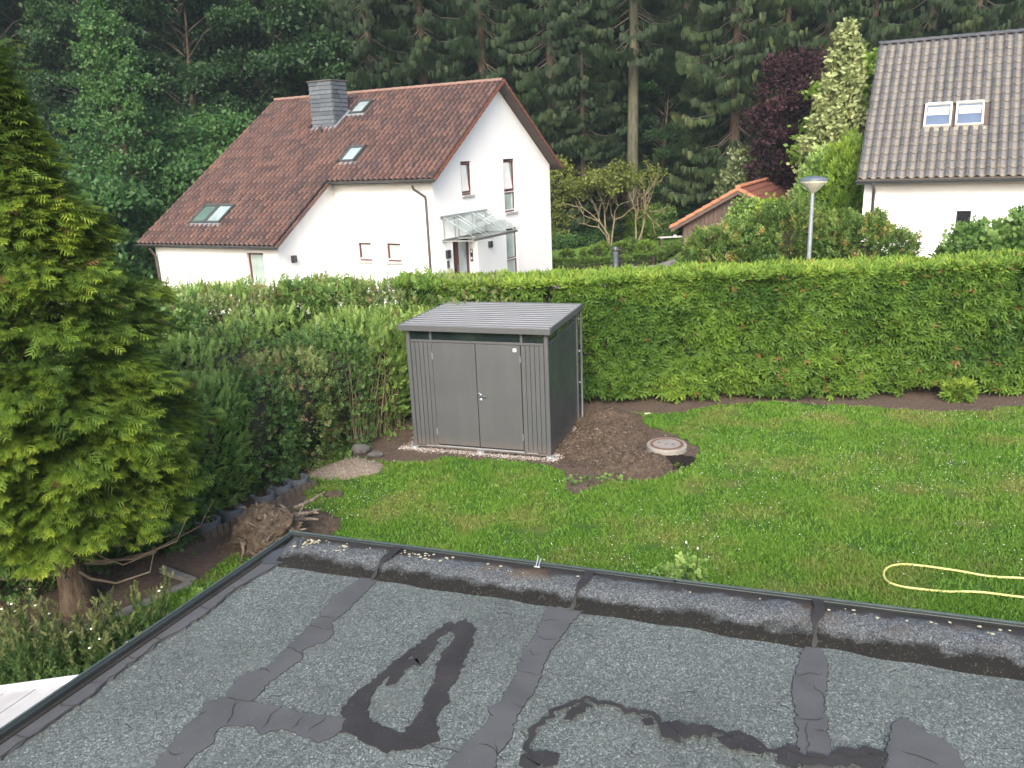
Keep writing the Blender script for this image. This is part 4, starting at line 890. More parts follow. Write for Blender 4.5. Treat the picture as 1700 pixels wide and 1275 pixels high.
heap('turf_clod', 'small lump of dug turf on the lawn below the sandy heap', q[0], q[1], .35, [(q[0], q[1], .07, .09, .06), (q[0]+.13, q[1]-.01, .05, .06, .05)], soilmat('turf_clod', (.05, .04, .03), (.11, .085, .06), (.18, .15, .11)), .018, 8, .03)

# ================================================================== MANHOLE COVER
mc = onz(1107, 737, .10); mh = empty('manhole', (mc[0], mc[1], 0), .3, 'round concrete shaft ring with rusty rimmed manhole cover beside the soil heap', 'manhole')
M_conc = simple('grey_concrete', (.30, .28, .25), (.21, .195, .17), 9, .9, .5); M_rust = simple('rusty_iron', (.13, .065, .045), (.19, .105, .075), 12, .8, .5)
R0 = .335
MB().lathe([(R0, -.1), (R0, .085), (R0-.015, .10), (R0-.055, .10)], 40, smooth=False).build('shaft_ring', M_conc, mh)
MB().lathe([(R0-.055, .09), (R0-.055, .106), (R0-.105, .106), (R0-.105, .098)], 40, smooth=False).build('iron_rim', M_rust, mh)
for i in range(26): a = i*6.283/26; MB().box(-.011, .011, -.016, .016, .1062, .112, M=Matrix.Translation((math.cos(a)*(R0-.078), math.sin(a)*(R0-.078), 0)) @ Matrix.Rotation(a, 4, 'Z')).build('rim_lug', M_rust, mh)
cv = MB().lathe([(R0-.107, .09), (R0-.107, .104), (0, .1065)], 40, smooth=False).build('cover_disc', simple('pale_cover_concrete', (.29, .265, .24), (.21, .195, .175), 8, .85, .4), mh)
for x, y in ((-.09, .10), (.08, -.07), (-.02, -.02)): MB().box(x-.025, x+.025, y-.009, y+.009, .1055, .1085).build('lifting_slot', M_crack, cv)
# dark fresh soil beside the ring
q = onz(1118, 768)[:2]; MB().prism([tuple(v) for v in jag([(q[0]+.42*math.cos(a), q[1]+.30*math.sin(a)) for a in np.linspace(0, 6.28, 22)[:-1]], .02, True, .03, 5)], -.02, .022).build('damp_soil', soilmat('damp_soil', (.016, .012, .011), (.030, .023, .020), (.06, .045, .038)))['kind'] = 'structure'

# ================================================================== EDGING, STUMP, HOSE, CANES
M_kerb = simple('weathered_kerb', (.17, .165, .155), (.115, .115, .11), 9, .9, .4)
kr = empty('bed_edging', (-4.3, 9.0, 0), 0, 'L shaped line of flat grey edging stones beside the dark bed', 'edging'); 
path = [onz(268, 946)[:2], onz(322, 966)[:2]]; 
def kerbs(a, b, w_, n):
    a, b = np.array(a), np.array(b); d = (b-a)/n; L = np.linalg.norm(d); an = math.atan2(d[1], d[0])
    for i in range(n):
        c = a+d*(i+.5)-np.array([-4.3, 9.0]); M = Matrix.Translation((c[0], c[1], random.gauss(0, .004))) @ Matrix.Rotation(an+random.gauss(0, .012), 4, 'Z'); MB().box(-L/2+.006, L/2-.006, -w_/2, w_/2, -.1, .045, M=M).build('kerb_stone', M_kerb, kr, bevel=.008)
kerbs(path[0], path[1], .09, 2); kerbs(onz(318, 970)[:2], onz(228, 1008)[:2], .09, 2); kerbs(onz(226, 1009)[:2], onz(140, 1046)[:2], .09, 2)
# half round palisade rings
M_pal = simple('grey_palisade_concrete', (.11, .12, .135), (.07, .078, .09), 7, .85, .4)
spots = [(345, 866, 'front half hidden by the cypress'), (384, 846, 'next to the cypress branches'), (436, 822, 'in the middle of the row'), (466, 806, 'near the tall timber stake'), (494, 795, 'farthest of the row, by the sandy heap')]
for i, (x, y, w_) in enumerate(spots):
    p = onz(x, y, .16); o = empty('palisade_ring', (p[0], p[1], 0), .95+random.gauss(0, .1), 'curved grey edging ring under the left hedge, '+w_, 'edging stone', 'curved edging rings under the hedge')
    r1, r2 = .17, .12; V = []; F = []; n = 14
    for k in range(n+1):
        a = -2.0+4.0*k/n; c, s_ = math.cos(a-1.57), math.sin(a-1.57); V += [(r1*c, r1*s_, -.1), (r2*c, r2*s_, -.1), (r2*c, r2*s_, .19), (r1*c, r1*s_, .19)]
        if k: b = 4*k; F += [(b-4+j, b-4+(j+1) % 4, b+(j+1) % 4, b+j) for j in range(4)]
    F += [(0,1,2,3), (4*n, 4*n+3, 4*n+2, 4*n+1)]; MB().add(V, F).build('ring_wall', M_pal, o, bevel=.006)
    for k in range(4): MB().box(-.2+k*.10, -.115+k*.10, -.20, -.165, -.1, .10+.03*random.random()).build('palisade_stake', simple('stake_wood', (.13, .10, .075), (.08, .065, .05), 9, .9) if i == 0 and k == 0 else bpy.data.materials['stake_wood'], o)
rk = onz(598, 742, .1); 
def rockmesh(s, seed, n=2):
    bm = bmesh.new(); bmesh.ops.create_icosphere(bm, subdivisions=n, radius=1)
    r = np.random.default_rng(seed); off = r.random(3)*50
    for v in bm.verts:
        k = 1+.28*float(fbm(np.array([v.co.x*1.3+off[0]]), np.array([v.co.y*1.3+v.co.z+off[1]]), 1.1, 3, seed)[0]); v.co = Vector((v.co.x*s[0]*k, v.co.y*s[1]*k, v.co.z*s[2]*k))
    me = bpy.data.meshes.new('boulder'); bm.to_mesh(me); bm.free(); return me
M_rock = simple('grey_boulder', (.13, .125, .12), (.08, .076, .07), 8, .9, .6)
o = link('boulder', rockmesh((.17, .12, .10), 3, 3), M_rock, None, (rk[0], rk[1], .06)); tag(o, 'rounded grey boulder at the hedge foot left of the shed', 'boulder')
rk = onz(618, 752, .05); o = link('boulder', rockmesh((.15, .09, .06), 9, 2), M_rock, None, (rk[0]+.05, rk[1], .02)); tag(o, 'flat low grey stone in front of the rounded boulder', 'boulder')
# root stump
sp_ = np.array(onz(447, 893, .2)[:2]); st = empty('root_stump', (sp_[0], sp_[1], 0), 0, 'upturned brown tree stump with broken roots at the garage corner', 'tree stump')
def barkmat(name, a, b, sc=14, rough=.95):
    t = NT(name); p = t.n('ShaderNodeMapping', {'Vector': t.obj(), 'Scale': (1, 1, .22)}).outputs[0]; n1 = t.noise(sc, p, 6, .65); return t.bsdf(t.mix(t.ramp(n1, [(.35, 0.), (.65, 1.)]), a, b), rough, t.bump(n1, .9, .03), 0, .15)
M_stump = soilmat('rootball_soil', (.045, .034, .026), (.10, .078, .058), (.22, .18, .14), 9)
M_root = barkmat('broken_root_wood', (.085, .065, .048), (.26, .215, .17), 22); st.scale = (1.0, 1.0, 1.0)
bm = bmesh.new(); bmesh.ops.create_icosphere(bm, subdivisions=5, radius=1)
for v in bm.verts:
    n1 = float(fbm(np.array([v.co.x*1.2+3]), np.array([v.co.y*1.2+v.co.z*.9]), 1.3, 5, 12)[0]); n2 = abs(float(fbm(np.array([v.co.x*2+9]), np.array([v.co.z*2.6-v.co.y]), 2.2, 4, 5)[0]))
    k = 1+.45*n1+.35*n2; v.co = Vector((v.co.x*.40*k, v.co.y*.34*k, max(v.co.z, -.4)*.36*k+.24))
me = bpy.data.meshes.new('root_ball'); bm.to_mesh(me); bm.free(); link('root_ball', me, M_stump, st)
rr_ = np.random.default_rng(4)
for k in range(80):
    a = rr_.random()*6.28; el = rr_.random()*1.4-.1; d = np.array([math.cos(a)*math.cos(el), math.sin(a)*math.cos(el), math.sin(el)]); p = d*np.array([.36, .32, .30])+[0, 0, .24]
    dd_ = unit(.35*d+.9*np.cross(d, rr_.standard_normal(3))+.2*rr_.standard_normal(3)); L = .06+.16*rr_.random(); mid = p+dd_*L*.5+.04*rr_.standard_normal(3); MB().tube([p-dd_*.05, p, mid, p+dd_*L+.05*rr_.standard_normal(3)], [.014, .028*(.4+rr_.random()), .018, .005], 5).build('root', M_root, st)
for k in range(5):
    a0 = np.array([.18+.1*rr_.random(), .05+.5*rr_.random(), .12+.28*rr_.random()]); d = unit(np.array([.8, .5, .12])+.22*rr_.standard_normal(3)); MB().tube([a0, a0+d*.25+.02*rr_.standard_normal(3), a0+d*(.36+.12*rr_.random())], [.03, .024, .012], 6).build('root', M_root, st)
heap('bark_debris', 'dark mound of earth and bark behind the upturned stump', sp_[0]+.1, sp_[1]+.65, 1.0, [(sp_[0]+.10, sp_[1]+.6, .16, .34, .28), (sp_[0]-.3, sp_[1]+.3, .12, .3, .25), (sp_[0]+.35, sp_[1]+.75, .10, .2, .16)], M_soilh, .03, 15, .07)
# hose
M_hose = simple('pale_yellow_hose', (.62, .60, .22), (.50, .48, .15), 3, .35, .03)
hp_ = [(1760, 972), (1700, 962), (1640, 957), (1580, 948), (1540, 941), (1510, 938), (1490, 939), (1474, 944), (1467, 952), (1470, 963), (1482, 971), (1510, 978), (1560, 982), (1610, 984), (1660, 988), (1700, 992), (1770, 998)]
P = [Vector((*onz(x, y, .03)[:2], .022)) for x, y in hp_]; Q = []
for i in range(len(P)-1):
    p0, p1_, p2_, p3_ = P[max(i-1, 0)], P[i], P[i+1], P[min(i+2, len(P)-1)]
    for j in range(6): t_ = j/6; Q.append(.5*((2*p1_)+(-p0+p2_)*t_+(2*p0-5*p1_+4*p2_-p3_)*t_*t_+(-p0+3*p1_-3*p2_+p3_)*t_**3))
for q in Q: q.z = .04+.006*math.sin(q.x*9)
tag(MB().tube(Q, .0145, 8).build('garden_hose', M_hose), 'pale yellow garden hose lying in a long loop on the lawn', 'garden hose')
# canes
M_cane = simple('dark_green_stake', (.04, .055, .045), (.07, .08, .06), 9, .6)
for (x, y, yb, nm) in ((1137, 902, 975, 'left'), (1156, 912, 972, 'right')):
    zt_ = .62; p = onz(x, y, zt_); o = empty('plant_stake', (p[0]+.01, p[1]-.0, 0), 0, f'thin dark plant stake with white tip, {nm} of the pair behind the garage edge', 'plant stake', 'pair of plant stakes')
    MB().tube([(0, 0, -.05), (.005, 0, zt_)], .006, 6).build('stake', M_cane, o); MB().lathe([(0, -.01), (.011, 0), (.011, .02), (0, .03)], 8, (.005, 0, zt_)).build('stake_cap', M_whiteframe, o)

# ================================================================== LAMP, BOLLARD, HUT
lp = (7.06, 19.0); lamp = empty('street_lamp', (*lp, 0), 0, 'grey post-top street lamp with conical lantern behind the hedge', 'street lamp')
zl = 3.72; dv = -.04
M_lampglass = simple('frosted_lantern', (.50, .50, .40), (.40, .40, .30), 4, .25, .05)
MB().tube([(0, 0, -.2), (0, 0, 2.6), (0, 0, zl)], [.055, .050, .042], 12).build('post', simple('galvanised_lamp_post', (.33, .37, .40), (.24, .27, .30), 16, .5, .2, metallic=.4), lamp)
MB().lathe([(.035, 0), (.05, .03), (.06, .04), (.30, .26), (.31, .30), (.30, .305)], 28, (0, 0, zl)).build('lantern', M_lampglass, lamp)
MB().lathe([(.318, .30), (.325, .33), (.24, .37), (.10, .40), (0, .41)], 28, (0, 0, zl)).build('lamp_cap', simple('blue_grey_cap', (.11, .14, .17), (.08, .10, .12), 4, .35, .05), lamp)
for k in range(8): a = k*.785; MB().tube([(.062*math.cos(a), .062*math.sin(a), zl+.04), (.306*math.cos(a), .306*math.sin(a), zl+.27)], .005, 4).build('lantern_rib', M_whiteframe, lamp)
bo = onz(1022, 446); bl = empty('bollard_lamp', (bo[0], bo[1], 0), 0, 'dark blue-grey round bollard lamp at the gravel path edge', 'bollard'); M_bol = simple('anthracite_bollard', (.085, .10, .125), (.065, .08, .10), 4, .4, .05)
MB().lathe([(.13, 0), (.13, .74)], 20).build('bollard_body', M_bol, bl); MB().lathe([(.10, .74), (.10, .79)], 20).build('lens', M_black, bl); MB().lathe([(.13, .79), (.13, .90), (.11, .92), (0, .93)], 20).build('cap', M_bol, bl)
# tiled hut
HT = math.radians(-26.5); hut = empty('garden_hut', (8.5, 30.2, 0), HT, 'low brown timber hut with red tiled gable roof behind the shrubs', 'garden hut')
HW, HZ, HS, HL_ = 2.46, 3.36, .555, 7.3; M_hutw = simple('brown_boards', (.11, .075, .06), (.075, .05, .04), 5, .8)
zr = lambda x: HZ-HS*abs(x)-.10
m = MB(); m.add([(-2.1, .35, 0), (2.1, .35, 0), (2.1, .35, zr(2.1)), (0, .35, zr(0)), (-2.1, .35, zr(2.1)), (-2.1, 6.9, 0), (2.1, 6.9, 0), (2.1, 6.9, zr(2.1)), (0, 6.9, zr(0)), (-2.1, 6.9, zr(2.1))], [(0,1,2,3,4), (5,9,8,7,6), (0,4,9,5), (1,6,7,2)]); m.build('wall', simple('dark_hut_interior', (.05, .035, .03), (.035, .025, .02), 5, .9), hut)
for i in range(26):
    x0 = -2.05+i*.16; x1 = x0+.15; zt0, zt1 = zr(x0), zr(x1)
    MB().add([(x0, .30, .9), (x1, .30, .9), (x1, .30, zt1), (x0, .30, zt0), (x0, .345, .9), (x1, .345, .9), (x1, .345, zt1), (x0, .345, zt0)], [(0,1,2,3),(4,7,6,5),(0,4,5,1),(1,5,6,2),(2,6,7,3),(3,7,4,0)]).build('gable_board', M_hutw, hut)
for sg in (-1, 1):
    nr = 8; dx = HW/nr
    for i in range(nr):
        xa_, xb_ = i*dx, (i+1)*dx+.04
        za, zb2 = HZ-HS*xa_+.0, HZ-HS*xb_+.035
        nn_ = 7
        for j in range(nn_ if sg > 0 else 1):
            y0, y1 = (j*HL_/nn_+.004, (j+1)*HL_/nn_-.004) if sg > 0 else (0, HL_)
            MB().add([(sg*xa_, y0, za-.04), (sg*xb_, y0, zb2-.06), (sg*xb_, y1, zb2-.06), (sg*xa_, y1, za-.04), (sg*xa_, y0, za), (sg*xb_, y0, zb2), (sg*xb_, y1, zb2), (sg*xa_, y1, za)], [(0,1,2,3),(4,7,6,5),(0,4,5,1),(1,5,6,2),(2,6,7,3),(3,7,4,0)]).build('roof_tile', M_tile3, hut)
        MB().add([(sg*xa_, -.05, za-.10), (sg*xb_, -.05, zb2-.11), (sg*xb_, .03, zb2-.11), (sg*xa_, .03, za-.10), (sg*xa_, -.05, za+.02), (sg*xb_, -.05, zb2+.02), (sg*xb_, .10, zb2+.02), (sg*xa_, .10, za+.02)], [(0,1,2,3),(4,7,6,5),(0,4,5,1),(1,5,6,2),(2,6,7,3),(3,7,4,0)]).build('verge_tile', M_hutverge, hut)
    MB().add([(sg*.0, -.02, HZ-.24), (sg*HW, -.02, HZ-HS*HW-.24), (sg*HW, -.02, HZ-HS*HW-.10), (0, -.02, HZ-.10), (sg*.0, .02, HZ-.24), (sg*HW, .02, HZ-HS*HW-.24), (sg*HW, .02, HZ-HS*HW-.10), (0, .02, HZ-.10)], [(0,1,2,3),(4,7,6,5),(0,4,5,1),(1,5,6,2),(2,6,7,3),(3,7,4,0)]).build('barge_board', M_hutw, hut)
for k in range(20): MB().add([(.11*math.sin(a), -.05+k*.37+dy, HZ+.01+.075*math.cos(a)+(.012 if dy == 0 else 0)) for dy in (0, .38) for a in np.linspace(-1.8, 1.8, 7)], [(i, i+1, i+8, i+7) for i in range(6)]+[tuple(range(7))]).build('ridge_tile', M_hutverge, hut)
MB().tube([(-HW-.06, -.02, HZ-HS*HW-.08), (-HW-.06, HL_, HZ-HS*HW-.08)], .05, 8).build('gutter', M_zinc, hut)
MB().box(-2.35, -2.25, -.01, .01, HZ-HS*HW-.42, HZ-HS*HW-.34).build('hut_lamp', M_whiteframe, hut)
b1 = onz(1110, 397, .4); bt = empty('garden_bench', (b1[0]+.2, b1[1]+.6, 0), .1, 'low white topped bench at the far end of the back lawn', 'bench')
MB().box(-.6, .6, -.2, .2, .42, .47).build('seat', M_whiteframe, bt, bevel=.005)
for x in (-.5, .5): MB().box(x-.04, x+.04, -.16, .16, 0, .418).build('leg', M_hutw, bt)

# ================================================================== VEGETATION
GR = .5
M_cyp = leafmat('golden_cypress_foliage', (.026, .062, .012), (.120, .195, .022), (.38, .45, .05), (.15, .08, .04), .30, .55, .25, 1.0)
M_thuja = leafmat('thuja_foliage', (.034, .085, .015), (.125, .222, .028), (.34, .43, .065), (.24, .12, .05), .28, .55, .25, .9)
M_privet = leafmat('privet_leaves', (.060, .135, .030), (.175, .30, .066), (.33, .45, .12), (.20, .09, .06), .32, .42, .4, 1.1)
M_darkleaf = leafmat('dark_hedge_leaves', (.024, .070, .020), (.070, .150, .036), (.19, .30, .075), (.16, .07, .05), .25, .40, .45, 1.1)
M_redleaf = leafmat('red_tipped_leaves', (.045, .098, .028), (.125, .195, .052), (.27, .31, .11), (.30, .14, .10), .28, .45, .4, 1.3)
M_spruce = leafmat('spruce_needles', (.011, .026, .012), (.036, .062, .024), (.15, .165, .055), None, .15, .6, .2, .5)
M_forest = leafmat('woodland_leaves', (.012, .036, .013), (.034, .078, .022), (.095, .165, .038), None, .28, .5, .3, .45)
M_ginkgo = leafmat('fresh_green_leaves', (.028, .082, .026), (.066, .150, .040), (.13, .24, .06), None, .32, .5, .3, .7)
M_silver = leafmat('pale_conifer_foliage', (.09, .13, .05), (.25, .30, .12), (.46, .48, .22), None, .22, .55, .3, 1.0)
M_yellow = leafmat('yellow_green_leaves', (.07, .14, .018), (.15, .26, .03), (.30, .40, .05), None, .35, .5, .3, 1.0)
M_purple = leafmat('purple_beech_leaves', (.018, .010, .013), (.045, .021, .026), (.10, .048, .052), None, .2, .7, .12, 1.0)
M_horn = leafmat('hornbeam_leaves', (.030, .075, .018), (.080, .155, .030), (.24, .30, .07), (.36, .22, .08), .3, .45, .35, 1.2)
M_boxl = leafmat('boxwood_leaves', (.040, .085, .015), (.105, .18, .028), (.21, .29, .05), None, .2, .5, .3, 2.0)
M_acer = leafmat('olive_acer_leaves', (.07, .10, .020), (.15, .18, .035), (.25, .27, .06), None, .3, .5, .3, 1.0)
M_varieg = leafmat('variegated_leaves', (.07, .11, .04), (.18, .22, .10), (.42, .44, .24), None, .3, .5, .3, 2.0)
M_redbush = leafmat('dark_red_leaves', (.04, .018, .018), (.08, .035, .032), (.14, .06, .05), None, .2, .45, .35, 2.0)
M_bark = barkmat('brown_bark', (.045, .032, .024), (.135, .10, .072), 16); M_barkg = barkmat('grey_green_bark', (.055, .056, .038), (.12, .118, .082), 7)
M_branch = simple('grey_brown_twig', (.13, .105, .08), (.08, .062, .05), 12, .9, .3)
M_barebr = simple('pale_bare_branch', (.26, .22, .13), (.17, .14, .085), 10, .9, .3)
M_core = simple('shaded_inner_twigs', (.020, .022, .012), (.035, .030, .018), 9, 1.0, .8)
T_fan = [tpl_fan(4, .15, s) for s in range(3)]; T_sf = [tpl_small_fan(s) for s in range(3)]; T_tw = [tpl_twig(7, .13, .40, s) for s in range(3)]
T_up = [tpl_twig(9, .075, .34, s, 38, .1) for s in range(3)]; T_lb = [tpl_leafball(9, .5, s) for s in range(3)]; T_ts = [tpl_tassel(9, s) for s in range(3)]; T_nd = [tpl_needle(7, s) for s in range(3)]
T_big = [tpl_twig(6, .20, .55, s, 65, .1) for s in range(3)]
def scatter(cl, tpls, pos, d, n, sc, tint, dead=None, mi=0):
    k = RNG.integers(0, len(tpls), len(pos)); sc = np.broadcast_to(sc, (len(pos),))
    for i in range(len(tpls)):
        m = k == i
        if m.any(): cl.cards(tpls[i], pos[m], frames(d[m], n[m]), sc[m], tint[m], None if dead is None else dead[m], mi)
def wood(name, tubes, mt, parent, n=6):
    b = MB()
    for pts, rs in tubes: b.tube(pts, list(rs), n, caps=False)
    return b.build(name, mt, parent)

# ---- big golden cypress, left foreground
cyp = empty('cypress_tree', (-5.26, 8.62, 0), 0, 'large yellow-green false cypress filling the left side of the view', 'tree')
H = 6.3; cl = Cloud(); tubes = [([(0.08, -.10, -.1), (.03, -.04, .25), (0, 0, .8), (-.02, .03, 3.5), (0, 0, 5.0), (0, 0, 6.1)], (.23, .165, .14, .10, .06, .01))]
def crad(z): return np.interp(z, [.9, 1.4, 2.1, 2.5, 3.1, 3.5, 4.0, 4.5, 5.0, 5.5, 5.9, 6.15, 6.3], [1.26, 1.50, 1.62, 1.60, 1.47, 1.34, 1.10, .84, .62, .44, .30, .15, .02])
pos = []; dr_ = []; nn = []; sz = []; tn = []; de = []
for i in range(600):
    z = 1.05+(H-1.1)*(RNG.random()**1.1); a = RNG.random()*6.283
    R_ = float(crad(z))*(.80+.30*RNG.random()); L = R_; out = np.array([math.cos(a), math.sin(a), 0]); lat = np.array([-math.sin(a), math.cos(a), 0]); z0 = max(z-.28*R_, .5)
    if i % 6 == 0: tubes.append(([tuple(out*s*L+[0, 0, z0+(z-z0+.10*L)*math.sin(s*2.1)/.9 if s < .8 else z]) for s in (0, .35, .7, .92)], (.028, .018, .010, .004)))
    m = int((18+46*R_)*(1 if math.sin(a) < .35 else .5)); s = .34+.69*RNG.random(m)**.75; wd = .42*(1.06-s)+.07; la = RNG.normal(0, 1, m)*wd*.8
    zz_ = z0+(z+.10*L-z0)*np.sin(np.clip(s, 0, 1)*1.75) - .22*np.clip(s-.75, 0, 1)*L + RNG.normal(0, .035, m) - .10*np.abs(la)
    p = out[None]*(s*L)[:, None]+lat[None]*la[:, None]; p[:, 2] = zz_
    d = out[None]*.9+lat[None]*(np.sign(la)*.55*np.minimum(np.abs(la)/.2, 1))[:, None]+RNG.normal(0, .22, (m, 3)); d[:, 2] += -.02-.5*np.clip(s-.75, 0, 1)
    n = np.tile(np.array([0, 0, 1.]), (m, 1))+out[None]*.5+RNG.normal(0, .28, (m, 3))
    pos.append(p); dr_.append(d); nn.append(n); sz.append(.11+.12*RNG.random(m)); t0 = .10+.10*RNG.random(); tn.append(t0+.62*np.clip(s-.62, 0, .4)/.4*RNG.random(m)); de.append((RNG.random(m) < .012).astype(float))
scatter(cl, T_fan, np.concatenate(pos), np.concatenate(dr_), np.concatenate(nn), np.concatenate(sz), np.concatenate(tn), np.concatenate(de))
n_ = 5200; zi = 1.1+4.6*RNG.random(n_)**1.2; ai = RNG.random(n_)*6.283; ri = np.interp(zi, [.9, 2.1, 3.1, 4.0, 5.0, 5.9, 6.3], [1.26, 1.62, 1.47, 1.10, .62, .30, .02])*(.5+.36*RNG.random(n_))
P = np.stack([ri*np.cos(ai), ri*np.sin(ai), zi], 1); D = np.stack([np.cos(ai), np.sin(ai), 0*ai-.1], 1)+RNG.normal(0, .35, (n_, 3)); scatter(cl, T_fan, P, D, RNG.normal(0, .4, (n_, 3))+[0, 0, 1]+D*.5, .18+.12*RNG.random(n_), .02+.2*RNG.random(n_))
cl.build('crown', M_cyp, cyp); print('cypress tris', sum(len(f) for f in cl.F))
for a, z in ((-2.95, .42), (-.55, .46), (-.25, .62), (.2, .5), (-1.1, .7), (-3.6, .7), (-.4, .9)):
    c, s_ = math.cos(a), math.sin(a); tubes.append(([(0.02, 0, z), (.4*c, .4*s_, z-.05), (.9*c, .9*s_, z+.02), (1.4*c+.1, 1.4*s_, z+.28), (1.7*c, 1.7*s_, z+.6)], (.024, .020, .014, .009, .004)))
for k in range(40):
    a = RNG.random()*6.28; z = .8+.9*RNG.random(); c, s_ = math.cos(a), math.sin(a); tubes.append(([(.2*c, .2*s_, z), (.7*c, .7*s_, z-.1), (1.1*c+.1*RNG.normal(), 1.1*s_, z-.15+.2*RNG.random()), (1.5*c, 1.5*s_+.1*RNG.normal(), z+.1)], (.014, .010, .006, .003)))
wood('trunk', tubes[:1], M_bark, cyp, 12); wood('branches', tubes[1:], M_branch, cyp, 5)['kind'] = 'stuff'

# ---- generic shrubs
def lump(U, seed, f=2.2): return fbm(U[:, 0]*1.7+seed*3.1, U[:, 1]*1.7+U[:, 2]*1.9+seed, f, 3, seed)
def shrub(name, loc, rad, mt, tpls, N, sc, label, cat, group=None, up=.45, power=2.6, zmin=-.9, seed=1, tint=(.2, .45), dead=.02, rough=.14, core=True, stems=3, out=.8, topbias=0., parts=('foliage', 'stems')):
    o = empty(name, (loc[0], loc[1], loc[2] if len(loc) > 2 else 0), 0, label, cat, group)
    U = rdir(int(N*1.5)); U = U[U[:, 2] > zmin]
    if topbias: U = U[RNG.random(len(U)) < np.where(U[:, 2] > .1, 1, topbias)]
    U = U[:N]; k = (np.abs(U)**power).sum(1)**(-1/power); lm = 1+rough*1.6*lump(U, seed); dep = 1-.28*RNG.random(len(U))**2.2
    P = U*(k*lm*dep)[:, None]*np.array(rad)+np.array([0, 0, rad[2]*-zmin if zmin > -1 else rad[2]]); P[:, 2] = np.maximum(P[:, 2], .03)
    d = U*out+np.array([0, 0, up])+RNG.normal(0, .38, U.shape); n = RNG.normal(0, .5, U.shape)+np.array([0, 0, .8])+U*.6
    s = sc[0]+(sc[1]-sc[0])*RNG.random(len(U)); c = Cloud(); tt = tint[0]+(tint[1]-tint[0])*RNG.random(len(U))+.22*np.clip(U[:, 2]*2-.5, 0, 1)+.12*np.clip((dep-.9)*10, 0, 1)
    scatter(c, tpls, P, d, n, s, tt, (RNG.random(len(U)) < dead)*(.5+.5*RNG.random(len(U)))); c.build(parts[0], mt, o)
    cz = rad[2]*-zmin if zmin > -1 else rad[2]
    if core:
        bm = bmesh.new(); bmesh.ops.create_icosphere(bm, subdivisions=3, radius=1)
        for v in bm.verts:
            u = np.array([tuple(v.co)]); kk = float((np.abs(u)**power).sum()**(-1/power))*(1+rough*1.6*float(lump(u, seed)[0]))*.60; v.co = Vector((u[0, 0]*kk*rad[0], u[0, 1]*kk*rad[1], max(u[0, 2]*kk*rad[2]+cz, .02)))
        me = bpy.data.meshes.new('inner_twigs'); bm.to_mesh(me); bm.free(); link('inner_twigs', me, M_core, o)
    if stems:
        tb = []
        for k in range(stems):
            a = RNG.random()*6.28; c_, s_ = math.cos(a), math.sin(a); r = rad[0]*.5; tb.append(([(.08*c_, .08*s_, -.05), (.3*r*c_, .3*r*s_, cz*.5), (r*c_, r*s_, cz*1.1), (1.3*r*c_, 1.3*r*s_, cz*1.5)], (.03, .022, .014, .005)))
        wood(parts[1], tb, M_branch, o, 5)['kind'] = 'stuff'
    return o
# left mixed hedge: front row along the bed, further rows behind
BL = [(-1.95, 15.05), (-2.75, 13.75), (-3.45, 12.35), (-4.45, 10.6), (-5.7, 8.6), (-7.1, 6.5)]
def along(t):
    seg = []; L = 0
    for a, b in zip(BL[:-1], BL[1:]): l = math.dist(a, b); seg.append((L, l, a, b)); L += l
    for L0, l, a, b in seg:
        if t <= L0+l or b == BL[-1]: u = (t-L0)/l; d = ((b[0]-a[0])/l, (b[1]-a[1])/l); return (a[0]+(b[0]-a[0])*u, a[1]+(b[1]-a[1])*u), (d[1], -d[0])
kinds = [(M_darkleaf, T_tw, (.09, .15), .35, 'dark green'), (M_redleaf, T_tw, (.10, .15), .5, 'red-tipped'), (M_privet, T_up, (.13, .24), .9, 'bright upright'), (M_darkleaf, T_big, (.15, .22), .2, 'broad-leaved dark')]
front = [(.55, 2, 'bright upright-shooted shrub at the hedge end right beside the shed'), (1.55, 0, 'dark green shrub above the bare stems near the shed'), (2.6, 1, 'red-tipped dark shrub behind the pale sandy heap'), (3.65, 0, 'dense dark shrub left of the sandy heap'), (4.7, 2, 'light green shrub with long upright shoots beside the cypress'), (5.7, 3, 'broad-leaved shrub half behind the right edge of the cypress'), (6.8, 0, 'dark shrub in the shade behind the cypress branches'), (8.0, 0, 'shaded dark shrub directly behind the cypress trunk'), (9.2, 0, 'dark shrub at the far left behind the flower bed')]
for i, (t_, k, lab) in enumerate(front):
    (x, y), nrm = along(t_); mt, tp, sc, up, _ = kinds[k]; big = 1.05
    x += nrm[0]*.72; y += nrm[1]*.72; hgt = (2.05, 1.95, 1.80, 1.70, 1.85, 1.85, 2.1, 2.2, 2.3)[i]
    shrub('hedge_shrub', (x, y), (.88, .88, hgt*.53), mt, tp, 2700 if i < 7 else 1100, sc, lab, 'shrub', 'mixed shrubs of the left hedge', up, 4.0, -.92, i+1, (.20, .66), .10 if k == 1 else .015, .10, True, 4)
rows = []
def rowh(x, y):
    dd = min(math.dist((x, y), along(t)[0]) for t in np.arange(0, 9, .4)); return 2.48 if y > 15.4 else float(np.interp(dd, [.7, 2.0, 3.2], [1.95, 2.2, 2.48]))
for r_, (dn, n_) in enumerate(((1.95, 7), (3.2, 6), (4.5, 4), (5.8, 2))):
    for j in range(n_):
        (x, y), nrm = along(.3+j*1.25+.35*r_); x += nrm[0]*dn; y += nrm[1]*dn
        if y < 15.75: rows.append((x, y))
for i in range(9): rows.append((-.75-i*.98, 16.0+.12*(i % 2)))
rows += [(-1.7, 15.35), (-2.6, 15.3)]
rows.sort(key=lambda q: math.dist(q, (-1.2, 15.5))); ORD = 'first second third fourth fifth sixth seventh eighth ninth tenth eleventh twelfth thirteenth fourteenth fifteenth sixteenth seventeenth eighteenth nineteenth twentieth'.split(); ORD = ORD+['twenty-'+q for q in ORD[:9]]+['thirtieth']+['thirty-'+q for q in ORD[:9]]
